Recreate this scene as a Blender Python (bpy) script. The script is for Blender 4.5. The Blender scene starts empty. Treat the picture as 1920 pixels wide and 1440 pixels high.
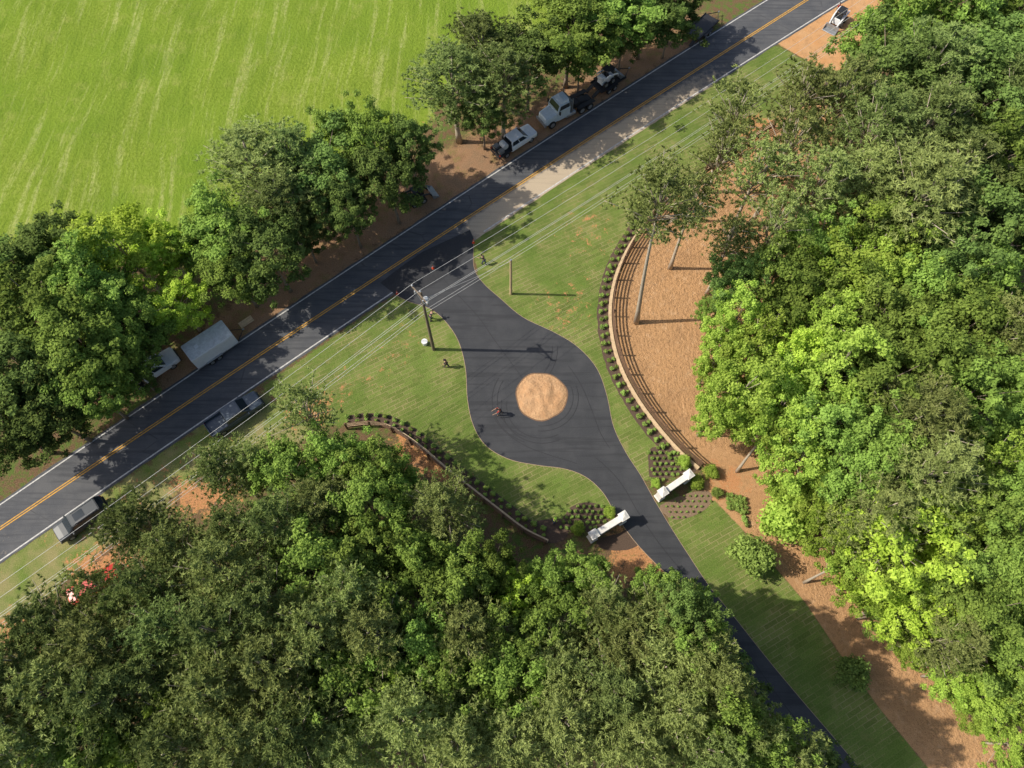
import bpy, bmesh, math, random
import numpy as np
from mathutils import Vector, Matrix, noise
from mathutils.geometry import tessellate_polygon
random.seed(7); rng = np.random.default_rng(11)
PI = math.pi
scene = bpy.context.scene
col = scene.collection
# ---------------------------------------------------------------- camera model
H = 69.0; TH = math.radians(23.5); F = 1333.0
ct, st = math.cos(TH), math.sin(TH)
def g(px, py, z=0.0):
    u = (px-960)/F; v = (720-py)/F
    t = (H-z)/(ct - v*st)
    return Vector((u*t, (st+v*ct)*t, z))
cam_d = bpy.data.cameras.new("camera"); cam = bpy.data.objects.new("camera", cam_d); col.objects.link(cam)
cam_d.sensor_width = 36; cam_d.lens = 36*F/1920; cam_d.clip_end = 6000; cam_d.clip_start = 0.5
cam.location = (0, 0, H); cam.rotation_euler = (TH, 0, 0); scene.camera = cam
# ---------------------------------------------------------------- light
elev = math.radians(43.5); az = math.radians(-88.5)
sd = Vector((math.sin(az)*math.cos(elev), math.cos(az)*math.cos(elev), math.sin(elev)))
w = bpy.data.worlds.new("World"); scene.world = w; w.use_nodes = True
nt = w.node_tree; sky = nt.nodes.new('ShaderNodeTexSky'); sky.sky_type = 'NISHITA'; sky.sun_disc = False
sky.sun_elevation = elev; sky.sun_rotation = az; sky.dust_density = 2.5
bg = nt.nodes['Background']; bg.inputs[1].default_value = 0.14
nt.links.new(sky.outputs[0], bg.inputs[0])
ld = bpy.data.lights.new("sun", 'SUN'); ld.energy = 4.9; ld.angle = math.radians(0.5); ld.color = (1.0, 0.93, 0.8)
lo = bpy.data.objects.new("sun", ld); col.objects.link(lo); lo.rotation_euler = (-sd).to_track_quat('-Z', 'Y').to_euler()
lo.location = sd*100
try:
    scene.view_settings.view_transform = 'Standard'; scene.view_settings.look = 'None'; scene.view_settings.exposure = 0
except Exception: pass
# ---------------------------------------------------------------- materials
class N:
    def __init__(s, name, dim='3D'):
        s.m = bpy.data.materials.new(name); s.m.use_nodes = True; s.nt = s.m.node_tree; s.dim = dim
        s.b = s.nt.nodes['Principled BSDF']; s.out = s.nt.nodes['Material Output']
        s._c = None
    def new(s, t, **k):
        n = s.nt.nodes.new(t)
        for a, v in k.items(): setattr(n, a, v)
        return n
    def put(s, sock, v):
        if isinstance(v, bpy.types.NodeSocket): s.nt.links.new(v, sock)
        elif isinstance(v, (tuple, list)) and len(v) == 3 and sock.type == 'RGBA': sock.default_value = (*v, 1)
        else: sock.default_value = v
    def coord(s):
        if s._c is None: s._c = s.new('ShaderNodeTexCoord').outputs['Object']
        return s._c
    def noise(s, scale, detail=4, rough=.6, vec=None, dist=0.0):
        n = s.new('ShaderNodeTexNoise'); n.noise_dimensions = s.dim; s.put(n.inputs['Vector'], vec or s.coord())
        n.inputs['Scale'].default_value = scale; n.inputs['Detail'].default_value = detail
        n.inputs['Roughness'].default_value = rough; n.inputs['Distortion'].default_value = dist
        return n.outputs['Fac']
    def math(s, op, a, b=0.0, c=0.0):
        n = s.new('ShaderNodeMath', operation=op); s.put(n.inputs[0], a); s.put(n.inputs[1], b); s.put(n.inputs[2], c); return n.outputs[0]
    def rng(s, v, a, b, c=0.0, d=1.0):
        n = s.new('ShaderNodeMapRange'); s.put(n.inputs[0], v)
        for i, x in enumerate((a, b, c, d)): n.inputs[i+1].default_value = x
        return n.outputs[0]
    def mix(s, f, a, b, mode='MIX'):
        n = s.new('ShaderNodeMix', data_type='RGBA', blend_type=mode)
        s.put(n.inputs[0], f); s.put(n.inputs[6], a); s.put(n.inputs[7], b); return n.outputs[2]
    def mapping(s, rot=0, scale=(1, 1, 1), vec=None):
        n = s.new('ShaderNodeMapping'); s.put(n.inputs[0], vec or s.coord())
        n.inputs['Rotation'].default_value = (0, 0, rot); n.inputs['Scale'].default_value = scale; return n.outputs[0]
    def bump(s, h, strength=.5, dist=.05):
        n = s.new('ShaderNodeBump'); s.put(n.inputs['Height'], h); n.inputs['Strength'].default_value = strength
        n.inputs['Distance'].default_value = dist; s.nor = n.outputs[0]; s.nt.links.new(n.outputs[0], s.b.inputs['Normal'])
    def fin(s, c, rough=.8, metal=0.0, spec=None):
        s.put(s.b.inputs['Base Color'], c); s.put(s.b.inputs['Roughness'], rough); s.b.inputs['Metallic'].default_value = metal
        if spec is not None: s.b.inputs['Specular IOR Level'].default_value = spec
        return s.m
    def diffuse(s, c):
        d = s.new('ShaderNodeBsdfDiffuse'); s.put(d.inputs[0], c)
        if hasattr(s, 'nor'): s.nt.links.new(s.nor, d.inputs['Normal'])
        s.nt.links.new(d.outputs[0], s.out.inputs[0]); s.nt.nodes.remove(s.b); return s.m
def simple(name, c, rough=.6, metal=0., var=.18, sc=3.0, spec=None):
    n = N(name); f = n.noise(sc, 3, .65)
    c2 = tuple(x*(1-var) for x in c); c1 = tuple(min(1, x*(1+var)) for x in c)
    return n.fin(n.mix(n.rng(f, .3, .7), c2, c1), rough, metal, spec)
M = {}
M['white'] = simple('white_paint', (.74, .76, .78), .4, var=.06)
M['bluewhite'] = simple('blue_white_paint', (.55, .63, .69), .35, var=.08)
M['greypaint'] = simple('grey_paint', (.065, .088, .118), .4, 0, .08)
M['blackpaint'] = simple('dark_paint', (.03, .039, .05), .4, 0, .1, spec=.35)
M['redpaint'] = simple('red_paint', (.55, .03, .02), .3, 0, .1)
M['black'] = simple('black_steel', (.022, .022, .025), .6)
M['darkplastic'] = simple('dark_plastic', (.04, .04, .045), .6)
M['rubber'] = simple('rubber', (.02, .02, .02), .85)
M['steel'] = simple('steel', (.35, .36, .37), .4, .6)
M['glass'] = simple('dark_glass', (.02, .03, .04), .15, 0, .05)
M['lamp'] = simple('lamp_lens', (.4, .4, .38), .3)
M['redlamp'] = simple('red_lens', (.45, .02, .015), .3)
M['wood'] = simple('weathered_pole_wood', (.2, .155, .11), .85, sc=6)
M['palewood'] = simple('new_timber', (.58, .43, .26), .8, sc=5)
M['board'] = simple('stained_board', (.15, .085, .05), .8, sc=5)
M['stone'] = simple('white_stucco', (.74, .71, .66), .8, var=.1)
M['bark'] = simple('tree_bark', (.24, .19, .14), .95, sc=4)
M['palebark'] = simple('pale_bark', (.42, .36, .28), .95, sc=4)
M['orange'] = simple('cone_orange', (.7, .08, .02), .5)
M['wire'] = simple('bare_wire', (.6, .6, .58), .5, 0)
M['tank'] = simple('tank_plastic', (.6, .62, .62), .4)
M['ceramic'] = simple('grey_ceramic', (.55, .56, .58), .3)
M['skin'] = simple('skin', (.42, .25, .17), .6)
M['hair'] = simple('hair', (.03, .02, .015), .8)
for k, c in dict(redcloth=(.45, .04, .03), darkcloth=(.03, .035, .05), denim=(.05, .08, .15), hivis=(.5, .85, .08), greycloth=(.25, .25, .26), khaki=(.3, .24, .15)).items():
    M[k] = simple(k, c, .9)

def leafmat(name, dark, light, tr=0, hue=(.484, .51)):
    n = N(name)
    at = n.new('ShaderNodeAttribute', attribute_name='tint')
    oi = n.new('ShaderNodeObjectInfo')
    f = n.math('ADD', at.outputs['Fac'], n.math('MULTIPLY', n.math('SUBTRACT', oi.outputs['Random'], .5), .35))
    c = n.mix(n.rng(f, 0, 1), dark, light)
    hs = n.new('ShaderNodeHueSaturation'); n.put(hs.inputs['Color'], c)
    n.put(hs.inputs['Hue'], n.rng(oi.outputs['Random'], 0, 1, *hue)); n.put(hs.inputs['Value'], n.rng(oi.outputs['Random'], 0, 1, .82, 1.22))
    d = n.new('ShaderNodeBsdfDiffuse'); n.put(d.inputs[0], hs.outputs[0]); n.nt.nodes.remove(n.b)
    if tr:
        t = n.new('ShaderNodeBsdfTranslucent'); n.put(t.inputs[0], hs.outputs[0])
        ms = n.new('ShaderNodeMixShader'); ms.inputs[0].default_value = tr
        n.nt.links.new(d.outputs[0], ms.inputs[1]); n.nt.links.new(t.outputs[0], ms.inputs[2]); n.nt.links.new(ms.outputs[0], n.out.inputs[0])
    else: n.nt.links.new(d.outputs[0], n.out.inputs[0])
    return n.m
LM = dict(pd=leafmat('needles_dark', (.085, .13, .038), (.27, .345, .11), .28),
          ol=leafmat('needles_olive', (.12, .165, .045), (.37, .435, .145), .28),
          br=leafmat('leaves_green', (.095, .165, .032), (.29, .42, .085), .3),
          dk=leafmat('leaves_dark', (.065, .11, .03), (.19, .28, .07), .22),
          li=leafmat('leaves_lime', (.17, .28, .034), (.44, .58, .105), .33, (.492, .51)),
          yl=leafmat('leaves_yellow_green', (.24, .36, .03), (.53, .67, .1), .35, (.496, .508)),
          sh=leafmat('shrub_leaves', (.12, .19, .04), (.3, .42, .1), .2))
# ---------------------------------------------------------------- object helpers
def tag(o, label=None, cat=None, group=None, kind=None):
    if label: o['label'] = label
    if cat: o['category'] = cat
    if group: o['group'] = group
    if kind: o['kind'] = kind
    return o
def empty(name, loc, rz=0, label=None, cat=None, group=None):
    o = bpy.data.objects.new(name, None); col.objects.link(o); o.location = loc; o.rotation_euler = (0, 0, rz)
    o.empty_display_size = .3
    return tag(o, label, cat, group)
def link(name, me, mat=None, parent=None):
    o = bpy.data.objects.new(name, me); col.objects.link(o)
    if mat is not None: me.materials.append(mat)
    if parent is not None: o.parent = parent
    return o
class MB:
    def __init__(s): s.v = []; s.f = []
    def add(s, vs, fs):
        k = len(s.v); s.v += [tuple(v) for v in vs]; s.f += [tuple(i+k for i in f) for f in fs]; return s
    def box(s, cx, cy, cz, sx, sy, sz, rz=0, ry=0):
        m = Matrix.Translation((cx, cy, cz)) @ Matrix.Rotation(rz, 4, 'Z') @ Matrix.Rotation(ry, 4, 'Y')
        vs = [m @ Vector((x*sx/2, y*sy/2, z*sz/2)) for z in (-1, 1) for x, y in ((-1, -1), (1, -1), (1, 1), (-1, 1))]
        return s.add(vs, [(3, 2, 1, 0), (4, 5, 6, 7), (0, 1, 5, 4), (1, 2, 6, 5), (2, 3, 7, 6), (3, 0, 4, 7)])
    def frust(s, b, t):
        (a0, a1, hw, z0), (b0, b1, hw2, z1) = b, t
        vs = [(a0, -hw, z0), (a1, -hw, z0), (a1, hw, z0), (a0, hw, z0), (b0, -hw2, z1), (b1, -hw2, z1), (b1, hw2, z1), (b0, hw2, z1)]
        return s.add(vs, [(3, 2, 1, 0), (4, 5, 6, 7), (0, 1, 5, 4), (1, 2, 6, 5), (2, 3, 7, 6), (3, 0, 4, 7)])
    def cyl(s, p0, p1, r0, r1=None, n=12, cap=True):
        p0, p1 = Vector(p0), Vector(p1); r1 = r0 if r1 is None else r1
        d = (p1-p0).normalized(); a = d.orthogonal().normalized(); b = d.cross(a)
        vs = []
        for p, r in ((p0, r0), (p1, r1)):
            vs += [p+(a*math.cos(2*PI*i/n)+b*math.sin(2*PI*i/n))*r for i in range(n)]
        fs = [(i, (i+1) % n, n+(i+1) % n, n+i) for i in range(n)]
        if cap: fs += [tuple(range(n))[::-1], tuple(range(n, 2*n))]
        return s.add(vs, fs)
    def tube(s, pts, rs, n=6):
        pts = [Vector(p) for p in pts]
        if not hasattr(rs, '__len__'): rs = [rs]*len(pts)
        vs = []; ref = None
        for i, p in enumerate(pts):
            d = (pts[min(i+1, len(pts)-1)]-pts[max(i-1, 0)]).normalized()
            a = d.orthogonal().normalized() if ref is None else (ref-d*ref.dot(d)).normalized()
            ref = a; b = d.cross(a)
            vs += [p+(a*math.cos(2*PI*k/n)+b*math.sin(2*PI*k/n))*rs[i] for k in range(n)]
        fs = [(i*n+k, i*n+(k+1) % n, (i+1)*n+(k+1) % n, (i+1)*n+k) for i in range(len(pts)-1) for k in range(n)]
        fs += [tuple(range(n))[::-1], tuple(range((len(pts)-1)*n, len(pts)*n))]
        return s.add(vs, fs)
    def ribbon(s, a, b, z):
        n = len(a); vs = [(p[0], p[1], z) for p in a]+[(p[0], p[1], z) for p in b]
        return s.add(vs, [(i, i+1, n+i+1, n+i) for i in range(n-1)])
    def build(s, name, mat, parent=None, bevel=0, smooth=False, flat=False):
        bm = bmesh.new(); V = [bm.verts.new(v) for v in s.v]
        for f in s.f:
            try: bm.faces.new([V[i] for i in f])
            except ValueError: pass
        if flat:
            bm.normal_update()
            for f in bm.faces:
                if f.normal.z < 0: f.normal_flip()
        else: bmesh.ops.recalc_face_normals(bm, faces=bm.faces)
        if bevel: bmesh.ops.bevel(bm, geom=list(bm.edges), offset=bevel, segments=2, affect='EDGES', clamp_overlap=True)
        me = bpy.data.meshes.new(name); bm.to_mesh(me); bm.free()
        if smooth: me.shade_smooth()
        return link(name, me, mat, parent)
def spline(pts, step=.5, closed=False):
    P = [Vector((p[0], p[1])) for p in pts]; out = []; n = len(P)
    for i in range(n if closed else n-1):
        p0 = P[(i-1) % n] if closed or i > 0 else P[0]*2-P[1]; p1 = P[i]; p2 = P[(i+1) % n]
        p3 = P[(i+2) % n] if closed or i+2 < n else P[-1]*2-P[-2]
        k = max(2, int((p2-p1).length/step))
        for j in range(k):
            t = j/k
            out.append(.5*((2*p1)+(-p0+p2)*t+(2*p0-5*p1+4*p2-p3)*t*t+(-p0+3*p1-3*p2+p3)*t**3))
    if not closed: out.append(P[-1])
    return out
def resample(path, d):
    out = [(path[0], (path[1]-path[0]).normalized())]; acc = 0
    for a, b in zip(path, path[1:]):
        L = (b-a).length
        while acc+L >= d:
            t = (d-acc)/L; a = a.lerp(b, t); out.append((a, (b-a).normalized() if (b-a).length > 1e-6 else out[-1][1])); L = (b-a).length; acc = 0
        acc += L
    return out
def even(path, n):
    Ls = [0]
    for a, b in zip(path, path[1:]): Ls.append(Ls[-1]+(b-a).length)
    xs_ = np.interp(np.linspace(0, Ls[-1], n), Ls, [p.x for p in path]); ys_ = np.interp(np.linspace(0, Ls[-1], n), Ls, [p.y for p in path])
    return [Vector((a, b)) for a, b in zip(xs_, ys_)]
def offs(path, d):
    out = []
    for i, p in enumerate(path):
        t = (path[min(i+1, len(path)-1)]-path[max(i-1, 0)]).normalized()
        out.append(p+Vector((-t.y, t.x))*d)
    return out
def jt(path, a): return [p+Vector((random.uniform(-a, a), random.uniform(-a, a))) for p in path]
def sheet(name, pts, z, mat, jit=0):
    pts = jt([Vector((p[0], p[1])) for p in pts], jit)
    tri = tessellate_polygon([[Vector((p.x, p.y, 0)) for p in pts]])
    o = MB().add([(p.x, p.y, z) for p in pts], [tuple(t) for t in tri]).build(name, mat, flat=True); o['kind'] = 'structure'; return o
def G2(l): return [g(*p).xy for p in l]
# ---------------------------------------------------------------- road frame
Lp = [(0,945),(270,764),(540,582),(720,461),(850,375),(970,297),(1130,194),(1310,80),(1440,0)]
Cp = [(0,992),(320,776),(560,617),(750,490),(860,419),(980,341),(1190,207),(1350,105),(1510,0)]
Rp = [(0,1048),(240,884),(480,725),(740,556),(890,445),(1000,368),(1215,226),(1450,86),(1585,0)]
O = g(*Cp[0]).xy; D = (g(*Cp[-1]).xy-O).normalized(); Nn = Vector((-D.y, D.x))
def sn(p): q = p-O; return q.dot(D), q.dot(Nn)
def fit(pts):
    a = [sn(g(*p).xy) for p in pts]; s = [x[0] for x in a]; n = [x[1] for x in a]
    c = np.polyfit(s, n, 2); lo_, hi_ = min(s)-5, max(s)+5
    def f(x):
        y = min(max(x, lo_), hi_); v = np.polyval(c, y)
        return float(v+(x-y)*np.polyval(np.polyder(c), y))
    return f
fL, fC, fR = fit(Lp), fit(Cp), fit(Rp)
def rp(s, n): return O+D*s+Nn*n
# ---------------------------------------------------------------- ground zones
xs = np.concatenate([-np.geomspace(2500, 95, 22)[:-1], np.arange(-90, 90.1, .42), np.geomspace(95, 2500, 22)])
ys = np.concatenate([-np.geomspace(2500, 35, 22)[:-1], np.arange(-30, 112.1, .42), np.geomspace(118, 2500, 22)])
X, Y = np.meshgrid(xs, ys); PX = X.ravel(); PY = Y.ravel()
def sdf(poly):
    d = np.full(PX.shape, 1e9); ins = np.zeros(PX.shape, bool); n = len(poly)
    for i in range(n):
        x0, y0 = poly[i]; x1, y1 = poly[(i+1) % n]; ex, ey = x1-x0, y1-y0; L = ex*ex+ey*ey+1e-9
        t = np.clip(((PX-x0)*ex+(PY-y0)*ey)/L, 0, 1)
        d = np.minimum(d, np.hypot(PX-x0-t*ex, PY-y0-t*ey))
        c = ((y0 > PY) != (y1 > PY)) & (PX < (x1-x0)*(PY-y0)/(y1-y0+1e-12)+x0); ins ^= c
    return np.where(ins, d, -d)
def mask(polys, soft=1.0):
    m = np.full(PX.shape, -1e9)
    for p in polys: m = np.maximum(m, sdf([tuple(q) for q in G2(p)]))
    return np.clip(.5+m/(2*soft), 0, 1)
field_p = [(-1500,-900),(-1500,620),(-200,560),(0,525),(130,500),(300,480),(400,440),(560,350),(700,290),(800,240),(850,150),(960,110),(1050,60),(1150,10),(1500,-250),(2200,-900)]
lawn1 = [(745,552),(600,650),(490,728),(590,800),(640,797),(740,803),(800,842),(880,905),(940,955),(1030,1005),(1120,990),(1160,955),(1160,900),(1000,700),(830,590)]
lawn2 = [(880,440),(1000,368),(1215,226),(1450,83),(1545,130),(1490,200),(1400,270),(1325,322),(1240,385),(1195,440),(1150,500),(1130,560),(1135,630),(1160,700),(1215,800),(1245,850),(1215,900),(1200,900),(1000,650),(900,530)]
lawn3 = [(1250,970),(1265,960),(1340,938),(1385,985),(1450,1060),(1510,1130),(1570,1220),(1650,1330),(1740,1440),(1900,1640),(1700,1640),(1560,1440),(1370,1200),(1300,1080)]
rough_p = [(-20,1062),(480,733),(590,790),(560,840),(400,880),(300,950),(180,1040),(60,1150),(-100,1290),(-600,1700),(-700,1530)]
straw_p = [(1190,440),(1147,560),(1152,650),(1230,785),(1320,875),(1320,960),(1385,985),(1450,1060),(1510,1130),(1570,1220),(1650,1330),(1740,1440),(1900,1640),(2500,1640),(2100,1300),(1850,1220),(1650,1060),(1560,850),(1540,600),(1560,400),(1560,200),(1480,190),(1345,310),(1250,370)]
clay_l = [(300,750),(470,632),(720,463),(970,300),(1130,196),(1310,82),(1340,30),(1280,30),(1110,130),(970,220),(900,245),(820,290),(700,380),(560,470),(430,570),(300,690)]
clay_r = [[(330,910),(400,900),(440,925),(400,960),(340,955)],[(140,1050),(210,1030),(260,1055),(220,1090),(160,1100)],[(0,1180),(50,1170),(60,1200),(0,1220)],[(1140,1000),(1190,990),(1250,1070),(1220,1110),(1150,1080)],
          [(750,820),(800,850),(860,905),(830,915),(760,870)],[(1400,225),(1450,230),(1450,330),(1405,330)],[(560,755),(620,750),(600,785),(550,790)],[(1340,880),(1390,890),(1390,920),(1340,920)]]
worn_p = [[(1060,395),(1130,385),(1145,450),(1090,490),(1065,450)],[(640,700),(720,665),(775,590),(795,610),(745,690),(660,735),(590,790),(560,770)],[(1040,540),(1100,520),(1115,600),(1060,640),(1010,600)],[(100,1010),(260,890),(420,800),(440,830),(300,930),(140,1050)]]
sand_p = [(1458,82),(1586,0),(1700,-100),(1900,-200),(1750,-10),(1680,60),(1600,120),(1555,138)]
mk = {}
mk['field'] = mask([field_p], 1.5); mk['lawn'] = mask([lawn1, lawn2, lawn3], .5); mk['rough'] = mask([rough_p], 1.2)
mk['straw'] = mask([straw_p], .6); mk['clayl'] = mask([clay_l], 2.0); mk['clay'] = np.maximum(mask(clay_r, 2.2), .27*mask(worn_p, 1.5)); mk['sand'] = mask([sand_p], .5)
S_ = (PX-O.x)*D.x+(PY-O.y)*D.y; Nd = (PX-O.x)*Nn.x+(PY-O.y)*Nn.y
cc = np.array([fC(s) for s in np.linspace(-400, 600, 1001)]); nc = np.interp(S_, np.linspace(-400, 600, 1001), cc)
rd = np.abs(Nd-nc); damp = np.clip((rd-5)/8, 0, 1)
far = np.clip(1-np.maximum(np.abs(PX)-200, 0)/100, 0, 1)
Z = .15*np.sin(PX*.35+np.sin(PY*.22)*2)*np.sin(PY*.3+1)*mk['field']*damp + .05*(rng.random(PX.shape)-.5)*mk['field']*damp
Z = Z*far
me_v = np.stack([PX, PY, Z], 1); nx, ny = len(xs), len(ys)
ii, jj = np.meshgrid(np.arange(nx-1), np.arange(ny-1)); q0 = (jj*nx+ii).ravel()
quads = np.stack([q0, q0+1, q0+nx+1, q0+nx], 1)
def fc(k): return mk[k][quads].mean(1)
FC = {k: fc(k) for k in mk}
zone = np.zeros(len(quads), int)
zone[FC['field'] > .5] = 1; zone[FC['lawn'] > .5] = 2; zone[(FC['straw'] > .5) & (zone == 0)] = 3; zone[FC['rough'] > .5] = 4; zone[(FC['sand'] > .5)] = 5
def ground_mat(layers, name, blend=True):
    n = N(name, '2D'); memo = {}
    def nz(*a):
        if a not in memo: memo[a] = n.noise(*a)
        return memo[a]
    def attr(k): return n.new('ShaderNodeAttribute', attribute_name=k).outputs['Fac']
    E1 = lambda: nz(1.1, 4, .7)
    MID = lambda: nz(.35, 4, .6)
    fF = n.rng(nz(9, 4, .75), .3, .7)
    def th(k, amt=1.0, soft=.12):
        if not blend: return 1.0
        if 'en' not in memo: memo['en'] = n.math('ADD', n.math('MULTIPLY', n.math('SUBTRACT', E1(), .5), 1.1), n.math('MULTIPLY', n.math('SUBTRACT', nz(5, 3, .7), .5), .5))
        return n.rng(n.math('ADD', attr(k), n.math('MULTIPLY', memo['en'], amt)), .5-soft, .5+soft)
    c = None
    if 'base' in layers:
        c = n.mix(fF, (.09, .06, .035), (.26, .165, .095)); c = n.mix(n.rng(E1(), .42, .62), c, n.mix(fF, (.07, .11, .028), (.16, .22, .055)))
    if 'clayl' in layers:
        fM = n.rng(MID(), .32, .68)
        c = n.mix(n.math('MULTIPLY', th('clayl', 1.2), n.rng(MID(), .35, .5, .5, 1)), c, n.mix(fM, n.mix(fF, (.28, .15, .08), (.47, .275, .16)), n.mix(fF, (.2, .125, .07), (.36, .24, .15))))
    if 'rough' in layers:
        fM = n.rng(MID(), .32, .68)
        rg = n.mix(fM, n.mix(fF, (.1, .155, .03), (.22, .28, .07)), n.mix(fF, (.24, .22, .09), (.36, .32, .15)))
        c = rg if c is None else n.mix(th('rough'), c, rg)
    if 'field' in layers:
        wrp = n.new('ShaderNodeVectorMath', operation='ADD'); nv = n.new('ShaderNodeTexNoise'); nv.noise_dimensions = '2D'; n.put(nv.inputs['Vector'], n.coord()); nv.inputs['Scale'].default_value = .025; nv.inputs['Detail'].default_value = 1
        sc_ = n.new('ShaderNodeVectorMath', operation='SCALE'); n.put(sc_.inputs[0], nv.outputs['Color']); sc_.inputs['Scale'].default_value = 8
        n.put(wrp.inputs[0], n.coord()); n.put(wrp.inputs[1], sc_.outputs[0])
        stk = n.noise(1.0, 4, .7, vec=n.mapping(.22, (.7, .045, 1), wrp.outputs[0]))
        tus = nz(2.6, 5, .7)
        fl = n.mix(n.rng(tus, .34, .66), (.165, .235, .027), (.25, .33, .05))
        fl = n.mix(n.rng(nz(.06, 3, .6), .35, .65, 0, .6), fl, (.17, .27, .03))
        fl = n.mix(n.math('MULTIPLY', n.rng(stk, .53, .68, 0, .7), n.rng(E1(), .35, .6, .3, 1)), fl, n.mix(n.rng(tus, .4, .6), (.33, .37, .1), (.45, .46, .19)))
        fl = n.mix(n.rng(stk, .46, .32, 0, .45), fl, (.125, .2, .025))
        fl = n.mix(n.rng(nz(.35, 5, .7), .55, .75, 0, .5), fl, (.34, .36, .1))
        fl = n.mix(n.math('MULTIPLY', n.rng(nz(.12, 4, .65), .5, .65), n.rng(tus, .45, .7, 0, .5)), fl, (.09, .17, .02))
        c = fl if c is None else n.mix(th('field', .8), c, fl)
    if 'lawn' in layers:
        fM = n.rng(MID(), .3, .7)
        br = n.new('ShaderNodeTexBrick'); n.put(br.inputs['Vector'], n.mapping(-math.radians(28), (1, 1, 1))); br.inputs['Scale'].default_value = 1
        br.inputs['Brick Width'].default_value = 1.4; br.inputs['Row Height'].default_value = .45; br.inputs['Mortar Size'].default_value = .035; br.inputs['Mortar Smooth'].default_value = .4
        n.put(br.inputs['Color1'], (.25, .25, .25)); n.put(br.inputs['Color2'], (.75, .75, .75)); n.put(br.inputs['Mortar'], (.5, .5, .5))
        lw = n.mix(fF, (.1, .155, .03), (.185, .25, .06))
        lw = n.mix(n.math('MULTIPLY', fM, .65), lw, n.mix(fF, (.18, .205, .06), (.27, .28, .1)))
        lw = n.mix(.28, lw, br.outputs['Color'], 'OVERLAY')
        lw = n.mix(n.math('MULTIPLY', br.outputs['Fac'], n.rng(MID(), .42, .6, .2, .9)), lw, (.35, .29, .15))
        lw = n.mix(n.rng(nz(.5, 4, .7), .58, .72, 0, .45), lw, (.32, .27, .12))
        lw = n.mix(n.rng(nz(.13, 3, .6), .5, .62, 0, .45), lw, n.mix(fF, (.08, .14, .025), (.14, .21, .045)))
        c = lw if c is None else n.mix(th('lawn', .25, .06), c, lw)
    if 'straw' in layers:
        fM = n.rng(MID(), .35, .65)
        stw = n.mix(n.rng(nz(14, 4, .8), .32, .68), (.31, .17, .078), (.64, .385, .2)); stw = n.mix(n.math('MULTIPLY', fM, .5), stw, (.54, .31, .15))
        stw = n.mix(n.rng(nz(2.4, 4, .75), .52, .7, 0, .55), stw, (.25, .145, .075)); stw = n.mix(n.rng(E1(), .56, .72, 0, .5), stw, (.66, .43, .25)); stw = n.mix(n.rng(nz(.16, 3, .6), .52, .68, 0, .45), stw, (.32, .185, .095))
        c = stw if c is None else n.mix(n.math('MULTIPLY', th('straw', .3, .06), n.math('SUBTRACT', 1, th('lawn', .25, .06))), c, stw)
    if 'clay' in layers: c = n.mix(n.math('MULTIPLY', th('clay', 1.7), n.rng(nz(5, 3, .7), .3, .5, .4, 1)), c, n.mix(fF, (.42, .18, .075), (.62, .33, .16)))
    if 'sand' in layers:
        sa = n.mix(n.rng(MID(), .35, .65), n.mix(fF, (.46, .25, .11), (.7, .43, .23)), (.57, .3, .13)); sa = n.mix(n.rng(nz(1.1, 4, .7), .5, .7, 0, .5), sa, (.35, .2, .1))
        c = sa if c is None else n.mix(th('sand', .4, .08), c, sa)
    if blend: n.bump(nz(9, 4, .75), .7, .1)
    elif 'field' in layers: n.bump(nz(2.6, 5, .7), .8, .25)
    elif 'straw' in layers: n.bump(nz(2.4, 4, .75), .9, .25)
    else: n.bump(nz(9, 4, .75), .7, .1)
    return n.diffuse(c)
allL = ['base', 'clayl', 'rough', 'field', 'lawn', 'straw', 'clay', 'sand']
GM = ground_mat(allL, 'ground_cover')
PURE = [ground_mat(['base'], 'forest_floor', False), ground_mat(['field'], 'meadow_grass', False), ground_mat(['lawn'], 'sod_grass', False), ground_mat(['straw'], 'pine_needle_straw', False), ground_mat(['rough'], 'verge_grass', False), ground_mat(['sand'], 'bare_soil', False)]
own = ['', 'field', 'lawn', 'straw', 'rough', 'sand']
for zi, nm in enumerate(['ground', 'field', 'lawn', 'pine_straw', 'verge', 'soil']):
    sel = zone == zi; q = quads[sel]; u, inv = np.unique(q, return_inverse=True); inv = inv.reshape(q.shape)
    pure = np.ones(len(q), bool)
    for k in mk:
        fk = FC[k][sel]; pure &= (fk > .995) if k == own[zi] else (fk < .005)
    me = bpy.data.meshes.new(nm); me.vertices.add(len(u)); me.vertices.foreach_set('co', me_v[u].ravel())
    me.loops.add(q.size); me.loops.foreach_set('vertex_index', inv.ravel()); me.polygons.add(len(q))
    me.polygons.foreach_set('loop_start', np.arange(0, q.size, 4)); me.polygons.foreach_set('loop_total', np.full(len(q), 4))
    me.update(calc_edges=True); me.validate()
    me.materials.append(GM); me.materials.append(PURE[zi]); me.polygons.foreach_set('material_index', pure.astype(np.int32))
    for k, v in mk.items():
        a = me.attributes.new(k, 'FLOAT', 'POINT'); a.data.foreach_set('value', v[u].astype(np.float32))
    me.shade_smooth()
    tag(link(nm, me), kind='structure')
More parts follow.
